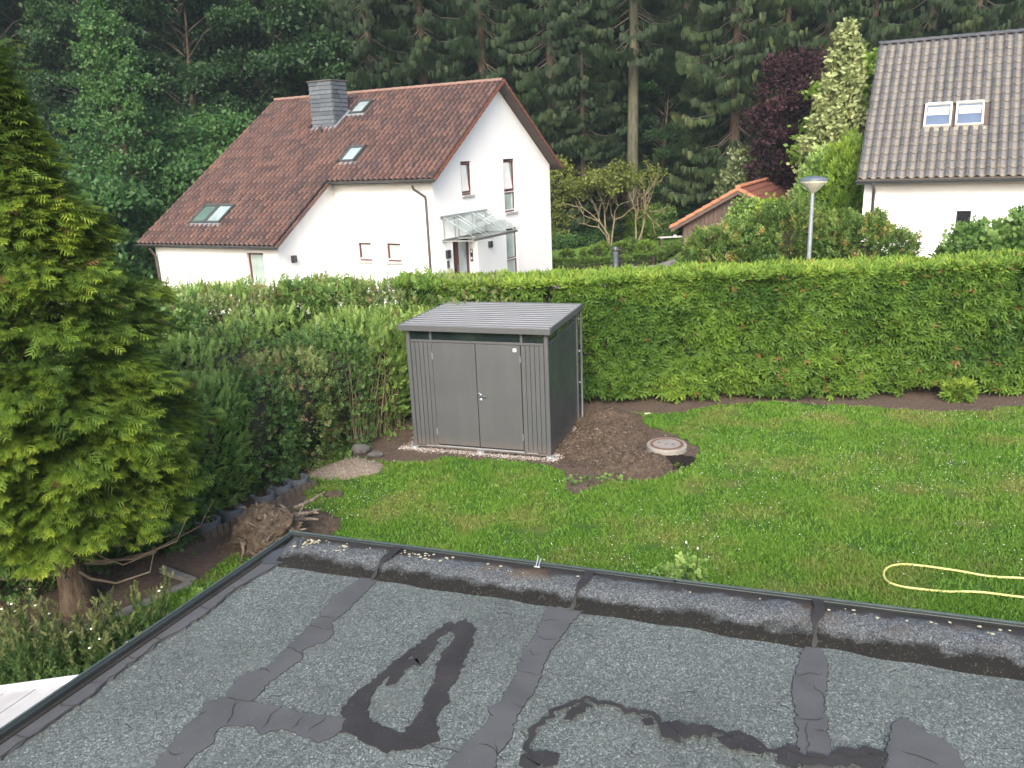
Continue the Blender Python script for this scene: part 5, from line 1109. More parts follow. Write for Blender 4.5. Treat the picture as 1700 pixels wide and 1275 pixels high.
for i, (x, y) in enumerate(rows):
    k = (2, 1, 0, 2, 1, 3)[i % 6]; mt, tp, sc, up, nm = kinds[k]
    lab = f'{nm} rear shrub of the left hedge, {ORD[i]} counting away from the shed'
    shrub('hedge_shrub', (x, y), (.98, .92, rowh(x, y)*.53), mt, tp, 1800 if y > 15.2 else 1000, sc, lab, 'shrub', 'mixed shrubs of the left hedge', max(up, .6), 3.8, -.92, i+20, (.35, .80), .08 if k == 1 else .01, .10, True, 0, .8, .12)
# bare stems in the gap of the hedge near the shed
bs = empty('bare_hedge_stems', (-2.35, 14.2, 0), 0, 'tangle of bare grey-brown hedge stems left of the shed', 'bare stems'); tb = []
for k in range(75):
    t_ = .35+1.35*RNG.random(); (x, y), nrm = along(t_); x += nrm[0]*(-.06+.25*RNG.random())+2.35; y += nrm[1]*.1-14.2; h_ = .9+.9*RNG.random(); a, b = RNG.normal(0, .14, 2)
    tb.append(([(x, y, 0), (x+a*.4+.03*RNG.normal(), y+b*.4, h_*.4), (x+a+.05*RNG.normal(), y+b, h_*.75), (x+a*1.3, y+b*1.2, h_)], (.010+.008*RNG.random(), .009, .006, .003)))
wood('stems', tb, M_barebr, bs, 4)
# taller shoots sticking out of the hedge top against the white house
sh = Cloud(); n_ = 260; X = RNG.uniform(-7.6, -1.2, n_); Y = RNG.uniform(15.2, 16.2, n_); P = np.stack([X, Y, 2.42+.10*RNG.random(n_)], 1); d = np.stack([RNG.normal(0, .25, n_), RNG.normal(0, .2, n_), np.ones(n_)], 1)
scatter(sh, T_up, P, d, rdir(n_), .14+.24*RNG.random(n_)**2, .3+.3*RNG.random(n_), (RNG.random(n_) < .15)*.6); o = sh.build('hedge_top_shoots', M_privet); o['kind'] = 'stuff'

# ---- clipped thuja hedge
th = empty('thuja_hedge', (6, 15.9, 0), 0, 'tall clipped light green thuja hedge running behind the shed and lawn', 'hedge')
cl = Cloud(); fy = lambda x: 15.42-.055*(x-1.4)
def hedgez(x): return 2.46+.07*fbm(x, x*.3, .8, 3, 3)+.10*np.clip((x-9)/3, 0, 1)
def bulge(x, z): return .24*fbm(x, z, .9, 3, 7)+.16*fbm(x, z, 2.6, 2, 9)
N = 25000; x = RNG.uniform(-2.0, 13.5, N); keep = (x > 1.0) | (RNG.random(N) < .35); x = x[keep]; N = len(x); z = .06+.26*np.abs(fbm(x, x*0, 1.4, 2, 2))+RNG.random(N)**.9*(hedgez(x)-.2); z = np.minimum(z, hedgez(x)); z = np.where(RNG.random(N) < .10, hedgez(x)-.16*RNG.random(N), z)
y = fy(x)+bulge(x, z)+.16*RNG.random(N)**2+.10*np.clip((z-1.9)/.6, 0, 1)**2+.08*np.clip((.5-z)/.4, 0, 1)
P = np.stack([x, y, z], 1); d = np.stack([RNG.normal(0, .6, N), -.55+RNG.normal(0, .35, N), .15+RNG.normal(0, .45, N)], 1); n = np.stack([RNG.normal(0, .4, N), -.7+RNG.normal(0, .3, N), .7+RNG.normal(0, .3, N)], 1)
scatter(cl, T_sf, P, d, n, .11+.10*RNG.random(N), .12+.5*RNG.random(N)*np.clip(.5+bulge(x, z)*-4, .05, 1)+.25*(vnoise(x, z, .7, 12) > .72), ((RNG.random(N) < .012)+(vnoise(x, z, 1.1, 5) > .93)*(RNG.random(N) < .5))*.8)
N = 14000; x = RNG.uniform(-2.2, 13.5, N); y = fy(x)+.0+1.3*RNG.random(N)**1.25; z = hedgez(x)+.05*fbm(x, y, 2.5, 2, 4)+.03*RNG.random(N); P = np.stack([x, y, z], 1); d = np.stack([RNG.normal(0, .6, N), -.2+RNG.normal(0, .5, N), .55+RNG.normal(0, .3, N)], 1); n = np.stack([RNG.normal(0, .4, N), -.4+RNG.normal(0, .3, N), .8+RNG.normal(0, .3, N)], 1)
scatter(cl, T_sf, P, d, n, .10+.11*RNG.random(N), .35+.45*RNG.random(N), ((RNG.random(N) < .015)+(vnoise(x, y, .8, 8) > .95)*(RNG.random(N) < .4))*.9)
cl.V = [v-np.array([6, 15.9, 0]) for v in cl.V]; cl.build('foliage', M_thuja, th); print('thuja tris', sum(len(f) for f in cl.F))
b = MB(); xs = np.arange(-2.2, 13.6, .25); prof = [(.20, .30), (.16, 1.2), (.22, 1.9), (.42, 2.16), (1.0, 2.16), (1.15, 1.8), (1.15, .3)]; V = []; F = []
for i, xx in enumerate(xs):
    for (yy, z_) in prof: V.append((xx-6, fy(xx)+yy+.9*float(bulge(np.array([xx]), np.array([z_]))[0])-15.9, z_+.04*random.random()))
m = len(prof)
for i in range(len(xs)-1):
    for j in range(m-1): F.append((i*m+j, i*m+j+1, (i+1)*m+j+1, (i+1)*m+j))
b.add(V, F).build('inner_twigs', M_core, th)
tb = []
for xx in np.arange(-1.8, 13.4, .55):
    for q in range(3): tb.append(([(xx-6+.1*random.random(), fy(xx)+.4-15.9+.2*random.random(), -.05), (xx-6+.1*random.gauss(0, 1), fy(xx)+.42-15.9, .5), (xx-6+.1*random.gauss(0, 1), fy(xx)+.4-15.9, 1.1)], (.035, .028, .02)))
wood('stems', tb, M_bark, th, 6)
tb = []
for k in range(14): xx = random.uniform(1.5, 11); tb.append(([(xx-6, fy(xx)+.3-15.9, 2.40), (xx-6+random.gauss(0, .2), fy(xx)+.5-15.9, 2.50), (xx-6+random.gauss(0, .45), fy(xx)+.6-15.9, 2.56)], (.010, .008, .003)))
wood('bare_twigs', tb, M_barebr, th, 4)
q = onz(1592, 652, .15); shrub('golden_sprout', (q[0], q[1]-.02), (.27, .17, .19), M_thuja, T_sf, 420, (.09, .16), 'bright yellow-green low bush poking out at the right hedge foot', 'shrub', None, .3, 2, -.9, 77, (.3, .7), 0, .2, False, 2)

# ---- trees
def spruce(H=24, R=3.6, z0=1.6, mt=None, tpl=None, nb=190, per=15, sc=(.45, .75), tint=(.05, .5), droop=.38, trunk=.32, barkm=None, seed=0, sparse=1.0, wire=True, hang=False):
    r = np.random.default_rng(seed); c = Cloud(); tb = [([(0, 0, -.3), (0, 0, .6), (.05*r.normal(), .05*r.normal(), H*.4), (0, 0, H*.97)], (trunk*1.25, trunk, trunk*.72, .02))]; bt = []
    pos, dd, nn, ss, tt = [], [], [], [], []
    for i in range(nb):
        u = (i+r.random())/nb; z = z0+(H-z0)*u**1.05; L = R*(1-((z-z0*.3)/H))**.75*(.75+.5*r.random()); L = max(L, .25); a = r.random()*6.283
        out = np.array([math.cos(a), math.sin(a), 0.]); lat = np.array([-math.sin(a), math.cos(a), 0.]); f = lambda s: z-droop*L*np.sin(s*2.0)*.9+.14*L*s**3
        bt.append(([tuple(out*s*L+[0, 0, float(f(s))]) for s in (0, .4, .75, 1.)], (.035*min(L/2, 1)+.01, .022, .013, .005)))
        m = max(3, int(per*L/R*1.25*sparse)); s = .22+.78*r.random(m)**.8; la = r.normal(0, 1, m)*(.26*L*(1.12-s)+.05)
        p = out[None]*(s*L)[:, None]+lat[None]*la[:, None]; p[:, 2] = f(s)-.10*np.abs(la)
        pos.append(p); d = out[None]*.7+lat[None]*(np.sign(la)*.7)[:, None]+r.normal(0, .2, (m, 3)); d[:, 2] -= .15; dd.append(d); nn.append(np.tile([0, 0, 1.], (m, 1))+r.normal(0, .12, (m, 3))); ss.append(sc[0]+(sc[1]-sc[0])*r.random(m)); tt.append(tint[0]+(tint[1]-tint[0])*r.random(m)*(.4+.6*s))
    scatter(c, tpl or T_ts, np.concatenate(pos), np.concatenate(dd), np.concatenate(nn), np.concatenate(ss), np.concatenate(tt))
    if hang:
        scatter(c, T_nd, np.concatenate(pos)[::2], np.concatenate(dd)[::2], np.concatenate(nn)[::2], np.concatenate(ss)[::2]*.8, np.concatenate(tt)[::2])
    return tb, bt, c
def mk(name, loc, parts, label, cat, group, mt, bark=None, scale=1., rz=0):
    tb, bt, c = parts; o = empty(name, (loc[0], loc[1], farz(np.array([loc[0]]), np.array([loc[1]]))[0] if loc[1] > 50 else 0), rz, label, cat, group); o.scale = (scale,)*3
    wood('trunk', tb, bark or M_bark, o, 10); wood('branches', bt, M_branch, o, 4)['kind'] = 'stuff'; c.build('crown', mt, o); return o
def broad(H=20, R=4.5, z0=2.5, nc=60, per=60, sc=(.5, .9), seed=0, tpl=None, tint=(.05, .5), flat=.5, clr=(.9, 1.5), trunk=.3, cone=False):
    r = np.random.default_rng(seed); c = Cloud(); tb = [([(0, 0, -.3), (0, 0, .5), (.1*r.normal(), .1*r.normal(), H*.4), (.2*r.normal(), 0, H*.9)], (trunk*1.3, trunk, trunk*.7, .04))]; bt = []; pos, dd, ss, tt = [], [], [], []
    for i in range(nc):
        z = z0+(H-z0)*((i+r.random())/nc); u = (z-z0)/(H-z0); prof = (1-u)**.8*1.05 if cone else math.sin(math.pi*min(.12+.80*u, 1))**.6
        rr = R*prof*(.72+.38*r.random())*(1 if r.random() > .25 else .5); a = r.random()*6.283; cc = np.array([rr*math.cos(a), rr*math.sin(a), z]); cr = (clr[0]+(clr[1]-clr[0])*r.random())*(.6+.4*prof)
        bt.append(([(0, 0, max(z-rr*.55, 1.)), tuple(cc*[.5, .5, 1]-[0, 0, rr*.15]), tuple(cc)], (.05, .03, .01)))
        m = per; q = unit(r.standard_normal((m, 3))); q[:, 2] = np.abs(q[:, 2])*1.2-.35; q = q*(.55+.45*r.random(m)**.5)[:, None]*cr; q[:, 2] *= flat
        pos.append(cc+q); dd.append(q/cr+[0, 0, .1]+r.normal(0, .35, (m, 3))); ss.append(sc[0]+(sc[1]-sc[0])*r.random(m)); tt.append(np.clip(tint[0]+(tint[1]-tint[0])*r.random(m)+.18*(q[:, 2]/cr), 0, 1)+.10*(r.random()-.5))
    P = np.concatenate(pos); scatter(c, tpl or T_lb, P, np.concatenate(dd), r.normal(0, .6, P.shape)+[0, 0, 1], np.concatenate(ss), np.concatenate(tt)); return tb, bt, c
g1 = 'tall spruces at the edge of the wood'; g2_ = 'broadleaved trees at the edge of the wood'; g3 = 'dense trees deeper in the wood'
def fx(px, Y): return (-24.98+px*.03057)*Y/45
sA = mk('spruce_tree', (fx(1222, 41), 41), spruce(22, 3.4, 3.4, nb=190, per=58, seed=1, tint=(.15, .85), sc=(.2, .42)), 'spruce with long drooping branches left of the purple tree', 'tree', g1, M_spruce)  # lighter needle tint paints in the sunlit branches, copies included
sB = mk('spruce_tree', (fx(905, 46), 46), spruce(25, 4.0, 1.8, nb=220, per=58, seed=2, tint=(.05, .6), sc=(.22, .44)), 'full skirted spruce rising directly behind the house gable peak', 'tree', g1, M_spruce, rz=1)
sC = mk('spruce_tree', (fx(1043, 45), 45), spruce(27, 3.6, 9.5, nb=130, per=54, seed=3, trunk=.34, tint=(.05, .6), sc=(.22, .44)), 'spruce with thick bare trunk between the two houses', 'tree', g1, M_spruce, M_barkg)
bA = mk('broadleaf_tree', (fx(380, 46), 46), broad(21, 4.6, 1.5, 90, 72, (.30, .58), 5), 'dense broadleaved tree behind the chimney side of the house roof', 'tree', g2_, M_forest)
bB = mk('broadleaf_tree', (fx(60, 44), 44), broad(20, 5.0, 1.2, 90, 72, (.30, .58), 6), 'dense broadleaved tree rising above the cypress at the far left', 'tree', g2_, M_forest)
def inst(src, x, Y, s, rz, label, group, name=None):
    c = copy_tree(src); c.location = (x, Y, float(farz(np.array([x]), np.array([Y]))[0]) if Y > 50 else 0); c.scale = (s, s, s*random.uniform(.95, 1.1)); c.rotation_euler = (0, 0, rz); c['label'] = label; c['group'] = group; return c
for (px, Y, s, sr, lab) in ((690, 46, 1.0, sB, 'spruce with pale visible trunk above the middle of the ridge'), (600, 44.5, .95, sB, 'dark spruce immediately right of the chimney'), (790, 47, 1.02, sB, 'spruce above the skylight end of the ridge'), (975, 48.5, 1.0, sB, 'spruce between the gable and the thick bare trunk'), (1375, 44, .95, sC, 'bare-trunked spruce above the purple beech'), (1450, 43, .9, sA, 'sunlit drooping spruce above the pale conifer'), (1545, 46, 1.0, sC, 'bare-trunked spruce above the right house ridge'), (1625, 43, .95, sA, 'sunlit spruce over the right house roof'), (1710, 45, 1.0, sB, 'spruce at the far right edge over the grey roof'), (1305, 45, .9, sA, 'spruce with sunlit tips just left of the purple beech'), (958, 44.5, .6, sB, 'smaller spruce left of the thick bare trunk')):
    inst(sr, fx(px, Y), Y, s, random.random()*6.28, lab, g1)
for (px, Y, s, sr, lab) in ((200, 47, 1.05, bA, 'dense dark tree behind the fresh green ginkgo-like tree'), (290, 43, .75, bB, 'leafy tree between the ginkgo-like tree and the house roof'), (480, 46, 1., bB, 'leafy tree right behind the chimney'), (540, 49, 1.0, bA, 'dark leafy tree above the chimney top'), (-60, 42, 1.0, bA, 'leafy tree at the extreme left edge'), (130, 41, .62, bA, 'lower leafy tree left of the ginkgo-like tree'), (1100, 47, .50, bB, 'dark leafy understorey tree right of the thick trunk')):
    inst(sr, fx(px, Y), Y, s, random.random()*6.28, lab, g2_)
k = 0
for Y, dx, off in ((53, 4.2, 0), (59, 4.4, 2), (66, 4.6, 1), (75, 5.2, 3)):
    x = -.62*Y-2+off
    while x < .64*Y+2:
        sr = bA if x < -8 and k % 3 else (sB if k % 3 else (bB if k % 2 else sC)); 
        if sr is sC: sr = sB
        inst(sr, x+random.uniform(-.8, .8), Y+random.uniform(-1.5, 1.5), random.uniform(.95, 1.25), random.random()*6.28, 'dark tree deep in the wood behind the first row', g3); x += dx; k += 1
# fresh green layered tree left of the house
def layered(H, R, z0, nb, per, seed, sc, tpl, tint, lean=0.):
    r = np.random.default_rng(seed); c = Cloud(); tb = [([(0, 0, -.3), (0, 0, 1), (-.15, 0, H*.5), (-.35, 0, H*.97)], (.17, .14, .09, .015))]; bt = []; pos, dd, nn, ss, tt = [], [], [], [], []
    for i in range(nb):
        z = z0+(H-z0)*((i+r.random())/nb); u = (z-z0)/(H-z0); L = R*(1-u)**.55*(.6+.5*r.random())*(.75+.25*min(u/.15, 1)); a = r.random()*6.283; out = np.array([math.cos(a), math.sin(a), 0.]); lat = np.array([-out[1], out[0], 0])
        f = lambda s: z+.30*L*s-.12*L*s**2; bt.append(([tuple(out*s*L+[-.35*z/H, 0, float(f(s))]) for s in (0, .5, 1.)], (.03, .018, .005)))
        m = int(per*max(L/R, .25)); s = .22+.82*r.random(m); la = r.normal(0, 1, m)*(.24*L*(1.15-s)+.06); p = out[None]*(s*L)[:, None]+lat[None]*la[:, None]+[-.35*z/H, 0, 0]; p[:, 2] = f(s)+r.normal(0, .10, m)
        pos.append(p); dd.append(out[None]+r.normal(0, .5, (m, 3))); nn.append(r.normal(0, .4, (m, 3))+[0, 0, 1]); ss.append(sc[0]+(sc[1]-sc[0])*r.random(m)); tt.append(tint[0]+(tint[1]-tint[0])*r.random(m))
    scatter(c, tpl, np.concatenate(pos), np.concatenate(dd), np.concatenate(nn), np.concatenate(ss), np.concatenate(tt)); return tb, bt, c
mk('ginkgo_tree', (-14.45, 33), layered(10.9, 3.1, 1.4, 90, 70, 3, (.22, .36), T_lb, (.15, .6)), 'fresh green conical tree with layered branches left of the house roof', 'tree', None, M_ginkgo)
mk('leafy_tree', (-11.9, 35.5), broad(6.6, 2.6, .8, 60, 34, (.3, .5), 12, None, (.2, .6)), 'bright green leafy tree leaning over the lower left slope of the tiled roof', 'tree', None, M_ginkgo)
mk('leafy_tree', (-15.0, 29), broad(4.3, 2.6, .3, 50, 34, (.3, .5), 14, None, (.1, .5)), 'low leafy tree in front of the ginkgo-like tree trunk', 'tree', None, M_ginkgo)
# right side
mk('pale_conifer', (11.85, 29.6), spruce(8.5, 1.7, 1.0, nb=170, per=40, sc=(.26, .42), tint=(.35, .95), droop=.12, trunk=.08, tpl=T_lb, seed=8), 'pale sunlit conifer with thin visible trunk left of the grey-roofed house', 'tree', None, M_silver)
mk('yellow_green_tree', (13.7, 31.6), broad(7.6, 1.7, 1.5, 50, 40, (.3, .5), 15, None, (.3, .8)), 'bright yellow-green leafy tree between the pale conifer and the grey roof', 'tree', None, M_yellow)
mk('purple_beech', (12.5, 36.0), broad(8.1, 1.15, 1.0, 60, 44, (.24, .42), 16, None, (.15, .7)), 'dark purple-leaved beech tree behind the pale conifer', 'tree', None, M_purple)
for (px, Y, h_, lab) in ((1338, 28, 4.4, 'left thuja column of the group behind the street lamp'), (1378, 27, 4.7, 'tallest thuja column directly right of the street lamp lantern'), (1412, 26.8, 4.3, 'thuja column touching the left corner of the grey-roofed house')):
    x = (px-850)/1349*Y*1.0+.018*Y*.6+.33
    shrub('thuja_column', (x, Y), (.85, .7, h_*.53), M_privet if px == 1338 else M_yellow, T_sf, 3400, (.16, .3), lab, 'shrub', 'thuja columns by the grey-roofed house', 1.0, 2.2, -.9, px, (.2, .6), 0, .2)
shrub('variegated_shrub', (11.4, 37.5), (1.6, 1.2, 2.6), M_varieg, T_lb, 1500, (.3, .5), 'pale variegated tree-like shrub above the red hut roof', 'shrub', None, .4, 2, -.9, 61, (.0, .4), 0, .2)
shrub('climber', (9.35, 28.6), (1.1, .7, 1.5), M_yellow, T_lb, 1100, (.2, .34), 'yellow-green climber spilling over the right side of the hut roof', 'climber', None, .3, 2.2, -.9, 62, (.3, .7), 0, .2)
shrub('climber', (8.65, 29.6), (.9, .4, 1.5), M_privet, T_lb, 700, (.2, .32), 'green climber on the hut gable boards below the ridge end', 'climber', None, .3, 2.2, -.9, 63, (.1, .5), 0, .2)
for (x, Y, rx, hz, lab) in ((5.75, 21.2, 1.25, 2.78, 'left end hornbeam bush with orange young leaves'), (7.35, 21.6, 1.4, 3.22, 'middle hornbeam bush behind the street lamp post'), (9.0, 20.9, 1.35, 2.95, 'right hornbeam bush in front of the white wall corner')):
    shrub('hornbeam_bush', (x, Y), (rx, 1.15, hz*.53), M_horn, T_tw, 4200, (.16, .28), lab, 'shrub', 'hornbeam bushes behind the thuja hedge', .45, 2.5, -.9, int(x*10), (.10, .62), .06, .16, True, 3)
for (x, Y, rx, hz, lab) in ((10.2, 17.9, .75, 2.75, 'dark glossy shrub before the narrow dark window of the right house'), (11.35, 17.9, .9, 3.0, 'dark glossy shrub at the right picture edge over the hedge'), (12.5, 17.6, .8, 3.15, 'tall glossy shrub outside beyond the right hedge end')):
    shrub('glossy_shrub', (x, Y), (rx, .7, hz*.53), M_darkleaf, T_big, 1700, (.2, .34), lab, 'shrub', 'glossy shrubs behind the right hedge', .5, 2.2, -.9, int(x*10), (.2, .6), 0, .2)
# back garden planting
def onzY(px, py): q = onz(px, py); return q[0], q[1]
for (px, py, r, mt, lab) in ((942, 433, .62, M_boxl, 'leftmost clipped box ball next to the house wall'), (972, 428, .45, M_boxl, 'small box ball left of the broad one'), (991, 432, .85, M_boxl, 'broad low box ball left of the bollard lamp'), (1000, 420, .62, M_boxl, 'dark box ball behind the broad one'), (1032, 430, .95, M_boxl, 'large box ball behind the bollard lamp'), (1047, 427, 1.05, M_horn, 'tallest browner clipped ball right of the bollard lamp'), (1071, 428, .95, M_yellow, 'brightest rounded clipped ball at the right')):
    x, Y = onzY(px, py); shrub('box_ball', (x, Y), (r*.52, r*.5, r*.46), mt, T_sf, 600, (.10, .17), lab, 'clipped bush', 'clipped box balls by the gravel path', .2, 2, -.75, int(px), (.15, .5), 0, .03, True, 0)
def lowhedge(x0, y0, x1, y1, h_, w_, lab):
    o = empty('box_hedge', ((x0+x1)/2, (y0+y1)/2, 0), 0, lab, 'low hedge', 'low clipped box edging hedges'); c = Cloud(); L = math.dist((x0, y0), (x1, y1)); N = int(L*700); t_ = RNG.uniform(-.5, .5, N); dx, dy = (x1-x0), (y1-y0); a = RNG.random(N)*math.pi; sx = np.sign(np.cos(a))*np.abs(np.cos(a))**.35*w_/2; sz_ = np.sin(a)**.35*h_
    nx, ny = -dy/L, dx/L; P = np.stack([t_*dx+nx*sx, t_*dy+ny*sx, sz_], 1); scatter(c, T_sf, P, np.stack([nx*sx, ny*sx, sz_*.6], 1)+RNG.normal(0, .25, (N, 3)), RNG.normal(0, .5, (N, 3))+[0, 0, 1], .09+.06*RNG.random(N), .15+.4*RNG.random(N)); c.build('foliage', M_boxl, o)
    M = Matrix.Rotation(math.atan2(dy, dx), 4, 'Z'); MB().box(-L/2, L/2, -w_/2+.06, w_/2-.06, 0, h_-.06, M=M).build('inner_twigs', M_core, o)
lowhedge(*onzY(905, 449), *onzY(1014, 447), .45, .45, 'low clipped box hedge along the path left of the bollard'); lowhedge(*onzY(1030, 444), *onzY(1042, 440), .4, .4, 'very short box hedge piece right behind the bollard'); lowhedge(*onzY(1053, 441), *onzY(1080, 441), .45, .45, 'short front piece of box hedge right of the bollard'); lowhedge(*onzY(1081, 440), *onzY(1145, 408), .45, .45, 'box hedge running diagonally back along the gravel path')
for (px, py, rx, h_, mt, tp, sc, lab) in ((930, 410, 1.2, 2.2, M_darkleaf, T_lb, (.25, .4), 'dark bush at the house corner in the back garden'), (955, 402, 1.0, 2.0, M_ginkgo, T_lb, (.2, .32), 'greyish round bush left in the back garden'), (975, 400, 1.5, 3.4, M_privet, T_lb, (.3, .45), 'tall fresh green bush left of the multi-stemmed tree'), (1004, 403, 1.2, 1.9, M_varieg, T_lb, (.2, .32), 'white-variegated bush at the base of the multi-stemmed tree'), (985, 409, .9, 1.2, M_ginkgo, T_lb, (.2, .3), 'small green bush before the fresh green one'), (1043, 400, 1.2, 2.6, M_redbush, T_lb, (.2, .34), 'dark red-leaved bush behind the tree stems'), (1060, 401, 1.3, 1.7, M_yellow, T_lb, (.2, .32), 'light green bush right of the tree stems'), (1085, 399, 1.3, 1.9, M_privet, T_lb, (.2, .34), 'green bush at the far edge of the back lawn'), (1100, 399, .8, .9, M_darkleaf, T_lb, (.15, .25), 'little dark bush near the white bench'), (925, 412, 1.2, 4.6, M_acer, T_lb, (.25, .4), 'yellow-green tree-like bush peeking out behind the house corner'), (915, 414, 1.6, .8, M_darkleaf, T_lb, (.2, .3), 'ground hugging dark bush along the back bed')):
    x, Y = onzY(px, py); shrub('garden_bush', (x, Y+.6), (rx, rx*.8, h_*.53), mt, tp, 900, sc, lab, 'bush', 'bushes of the back garden', .3, 2.1, -.9, int(px*3+h_*10), (.1, .6), 0, .2, True, 2)
for i in range(19):
    x = -1+i*1.35+random.uniform(-.5, .5); Y = 49.5+random.uniform(-1.5, 2); h_ = random.uniform(2.2, 5.2)
    shrub('understorey_bush', (x, Y), (1.5, 1.2, h_*.53), (M_darkleaf, M_forest, M_darkleaf, M_ginkgo)[i % 4], T_lb, 480, (.4, .7), f'dark understorey bush along the wood edge, {ORD[i]} from the left', 'bush', 'understorey bushes along the wood', .3, 2.1, -.9, 300+i, (.05, .45), 0, .25, True, 0)
# multi stemmed acer and a bare branching tree
def stemtree(name, loc, stems, mt, label, leaf=None, leafn=0, seed=0):
    r = np.random.default_rng(seed); o = empty(name, loc, 0, label, 'tree'); tb = []; tips = []
    def grow_(p, d, L, rad, lev):
        q = p+d*L*.5+r.normal(0, .05, 3)*L; e = p+d*L+r.normal(0, .07, 3)*L; tb.append(([tuple(p), tuple(q), tuple(e)], (rad, rad*.8, rad*.6)))
        if lev == 0: tips.append(e); return
        for k in range(3 if lev > 1 else 2): nd = unit(d*.9+r.normal(0, .42, 3)+[0, 0, .05]); grow_(e, nd, L*(.55+.2*r.random()), rad*.58, lev-1)
    for (dx, dy, L, lv) in stems: grow_(np.array([dx*.25, dy*.25, -.05]), unit(np.array([dx, dy, 1.])), L, .06, lv)
    wood('stems', tb, M_barebr, o, 4)
    if leaf:
        c = Cloud(); T_ = np.array([q for q in tips if q[2] > 2.9] or tips); idx = RNG.integers(0, len(T_), leafn); P = T_[idx]+RNG.normal(0, .28, (leafn, 3))*[1, 1, .5]; scatter(c, T_lb, P, RNG.normal(0, 1, P.shape), RNG.normal(0, .4, P.shape)+[0, 0, 1], .2+.16*RNG.random(leafn), .2+.5*RNG.random(leafn)); c.build('crown', leaf, o)
    return o
x, Y = onzY(1024, 412); stemtree('acer_tree', (x-.3, Y, 0), [(-.30, 0, 1.5, 3), (-.12, .1, 1.6, 3), (.0, -.1, 1.45, 3), (-.36, .1, 1.35, 3)], None, 'multi-stemmed small tree with olive-yellow crown in the back garden', M_acer, 900, 3)
x, Y = onzY(1052, 414); stemtree('bare_tree', (x, Y, 0), [(.30, 0, 1.8, 3), (.36, .12, 1.75, 3), (.1, .1, 1.5, 3)], None, 'almost leafless small tree with pale branches right of the olive tree', M_acer, 60, 6)

# ---- weeds and wildflowers by the garage, bottom left
M_weed = leafmat('meadow_weed_leaves', (.040, .085, .026), (.10, .17, .05), (.20, .27, .09), (.25, .19, .10), .3, .6, .2, 3.0)
M_petal = simple('white_petals', (.75, .75, .72), (.6, .6, .56), 10, .6, 0)
wl_ = [(20, 1075), (60, 1062), (95, 1078), (40, 1110), (130, 1068), (165, 1050), (110, 1105), (150, 1092), (190, 1075), (215, 1058), (240, 1050), (75, 1120), (10, 1125), (180, 1098), (260, 1035), (5, 1095), (140, 1115), (225, 1080)]
for i, (px, py) in enumerate(sorted(wl_)):
    q = onz(px, py, .25); o = empty('wildflower_plant', (q[0], q[1], 0), 0, f'tall loose meadow weed beside the garage, {ORD[i]} from the left', 'wild plant', 'meadow weeds beside the garage'); c = Cloud(); st_ = []; hs_ = .45+.35*random.random()
    for k in range(9):
        a, b = RNG.normal(0, .16, 2); e = np.array([a, b, hs_*(.7+.4*RNG.random())]); s0 = np.array([a*.2, b*.2, 0]); st_.append(([tuple(s0), tuple((s0+e)/2+[.02*RNG.normal(), 0, .03]), tuple(e)], (.003, .0025, .0015)))
        m = 22; u = .25+.75*RNG.random(m); P = s0+(e-s0)*u[:, None]; scatter(c, T_up, P, (e-s0)[None]*1.2+RNG.normal(0, .3, (m, 3)), rdir(m), .055+.05*RNG.random(m), .1+.6*RNG.random(m), (u > .8)*.35)
        if k < 2 and i % 2 == 0: MB().lathe([(0, .008), (.006, .006), (.014, .0), (.015, -.003)], 8, tuple(e)).build('flower', M_petal, o)
    m = 60; P = np.stack([RNG.normal(0, .13, m), RNG.normal(0, .13, m), .05+.2*RNG.random(m)], 1); scatter(c, T_tw, P, RNG.normal(0, .5, (m, 3))+[0, 0, .7], rdir(m), .08+.06*RNG.random(m), .1+.5*RNG.random(m))
    c.build('leaves', M_weed, o); wood('stems', st_, M_weed, o, 4)
# bean plant on the stakes, leafy weeds at the bed edges
q = onz(1140, 952, .3); shrub('bean_plant', (q[0]+.03, q[1], 0), (.13, .10, .21), M_privet, T_big, 60, (.12, .19), 'young bean plant climbing between the two thin stakes', 'plant', None, .4, 2, -.9, 5, (.3, .8), 0, .2, False, 2)
for px, py, lab in ((1118, 965, 'low broad-leaved seedling left of the bean stakes'), (1100, 962, 'spreading seedling close to the garage edge'), (1160, 985, 'small seedling right beneath the bean stakes')): q = onz(px, py, .05); shrub('seedling', (q[0], q[1], 0), (.13, .10, .07), M_privet, T_big, 22, (.10, .15), lab, 'plant', None, .3, 2, -.9, px, (.2, .6), 0, .1, False, 0)
cw_ = Cloud(); pts = []
for (px, py, n_) in ((700, 712, 40), (640, 722, 50), (590, 762, 40), (545, 775, 40), (470, 880, 60), (420, 935, 50), (350, 985, 70), (290, 1020, 70), (1135, 780, 25), (1010, 798, 40), (960, 800, 30), (300, 900, 20), (500, 800, 30)):
    q = onz(px, py)
    for k in range(n_): pts.append((q[0]+RNG.normal(0, .18), q[1]+RNG.normal(0, .13), .01))
P = np.array(pts); scatter(cw_, T_big, P, RNG.normal(0, .5, P.shape)+[0, 0, .6], rdir(len(P)), .04+.06*RNG.random(len(P)), .1+.6*RNG.random(len(P))); o = cw_.build('ground_weeds', M_privet); o['kind'] = 'stuff'

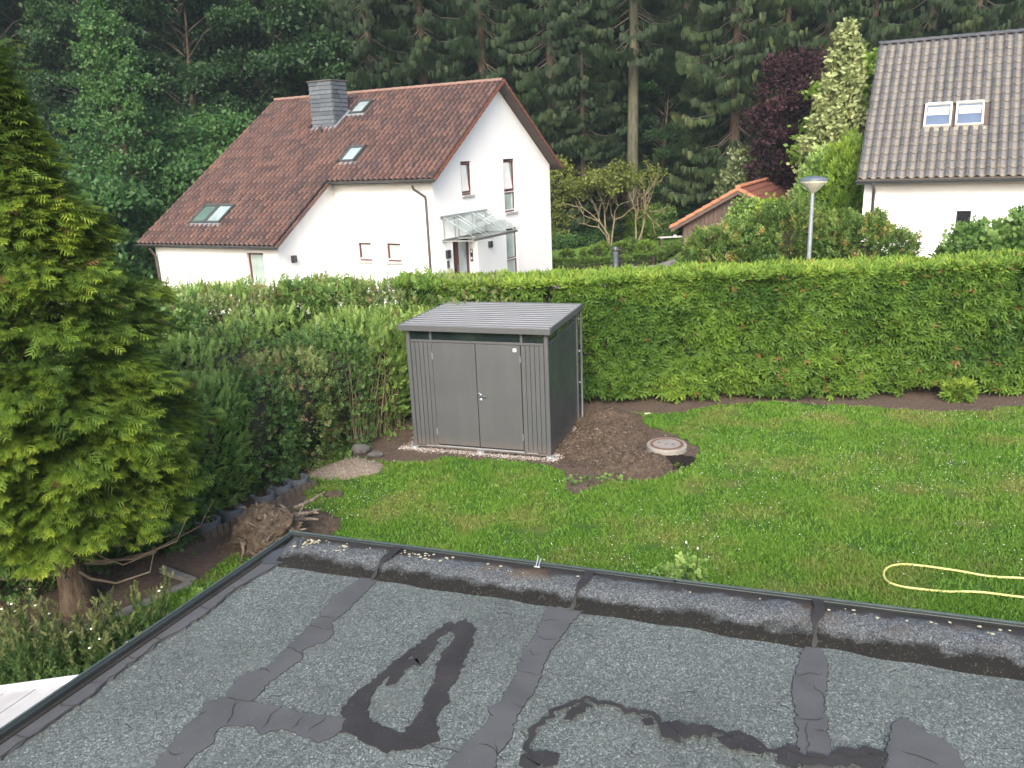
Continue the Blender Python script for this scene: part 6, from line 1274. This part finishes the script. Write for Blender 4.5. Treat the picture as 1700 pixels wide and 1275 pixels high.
# ---- lawn grass blades and clover flowers
def grassmat():
    t = NT('grass_blades'); dry = t.ramp(t.noise(.9, None, 5, .6), [(.48, 0.), (.64, .8)]); a = t.attr('tint')
    c = t.ramp(a, [(0., (.065, .145, .018)), (.5, (.125, .26, .030)), (1., (.24, .39, .06))]); c = t.mix(t.math('MULTIPLY', dry, t.ramp(a, [(.2, .2), (.8, 1.)])), c, (.27, .25, .085))
    c = t.mix(t.ramp(t.noise(.45, None, 2), [(.35, .35), (.6, 0.)]), c, (.06, .17, .018)); return t.bsdf(c, .55, None, 0, .25, .35)
N = 620000; u = RNG.random(N); Yg = 6.2+(15.3-6.2)*u**1.15; Xg = RNG.random(N)*(.66*Yg+.6+.50*Yg)-.50*Yg
k = ~soilmask(Xg, Yg); lx = Xg+1.771; ly = Yg-13.449; sx_ = cs*lx+sn*ly; sy_ = -sn*lx+cs*ly; k &= ~((sx_ > -.1) & (sx_ < SW+.15) & (sy_ > -.1) & (sy_ < SD+.2)); k &= (np.hypot(Xg-mc[0], Yg-mc[1]) > .36)
dgx = (Xg-C0[0]); dgy = (Yg-C0[1]); k &= (dgx*.33+dgy*.944 > .35) | (dgx*-.94+dgy*.33 > .1); k &= fbm(Xg, Yg, 3.1, 3, 21)+.55 > RNG.random(N)*.9
Xg, Yg = Xg[k], Yg[k]; N = len(Xg); print('grass', N)
hgt = (.022+.034*RNG.random(N))*(1+.6*fbm(Xg, Yg, 1.3, 2, 30)); a = RNG.random(N)*3.1416; wd = .0045+.004*RNG.random(N)+.0005*Yg; Zg = lawnz(Xg, Yg)
ca_, sa_ = np.cos(a)*wd, np.sin(a)*wd; ln = RNG.normal(0, .55, (N, 2))*hgt[:, None]
V = np.empty((N, 3, 3)); V[:, 0] = np.stack([Xg-ca_, Yg-sa_, Zg-.003], 1); V[:, 1] = np.stack([Xg+ca_, Yg+sa_, Zg-.003], 1); V[:, 2] = np.stack([Xg+ln[:, 0], Yg+ln[:, 1], Zg+hgt], 1)
gc = Cloud(); gc.raw(V.reshape(-1, 3), np.arange(N*3).reshape(-1, 3)); gc.T[-1] = np.repeat(.15+.6*RNG.random(N), 3)+np.tile([0, 0, .25], N); o = gc.build('grass', grassmat()); o['kind'] = 'stuff'
x = RNG.uniform(-3.5, 10, 6000); y = RNG.uniform(8, 15, 6000); k = ~soilmask(x, y) & (vnoise(x, y, .9, 40) > .35+.4*RNG.random(6000)); pts = np.stack([x, y, .035+.02*RNG.random(6000)], 1)[k][:2600]
stones('clover_flowers', pts, .004, .011, M_petal, .012, .8)
# leaf litter and twigs on the soil strips
x = RNG.uniform(-6.5, 11, 9000); y = RNG.uniform(7, 15.6, 9000); k = soilmask(x, y); pts = np.stack([x, y, x*0+.005], 1)[k][:2600]
stones('soil_crumbs', pts, .004, .018, stonemat('crumbs', [(0, (.05, .035, .028)), (.7, (.13, .095, .07)), (.9, (.25, .14, .07)), (1, (.36, .30, .24))]), .004, .5)
q = onz(1075, 688); tag(MB().box(-.055, .055, -.012, .012, 0, .02, M=Matrix.Translation((q[0], q[1], .01)) @ Matrix.Rotation(.1, 4, 'Z')).build('wood_offcut', M_whiteframe), 'tiny white offcut lying on the soil strip behind the heap', 'offcut')

# ---- hazy evening air
hz = MB().box(-156, 156, -44, 206, -1.6, 62).build('haze', None); hz['kind'] = 'stuff'
t = NT('air_haze'); pv = t.n('ShaderNodeVolumePrincipled', {'Color': (.66, .84, .90), 'Density': .0008, 'Anisotropy': .2}); t.t.links.new(pv.outputs[0], t.out.inputs[1]); hz.data.materials.append(t.m)
0 and print('TOTAL TRIS', sum(sum(len(p.vertices)-2 for p in me.polygons) if len(me.polygons) < 4000 else len(me.polygons) for me in bpy.data.meshes))
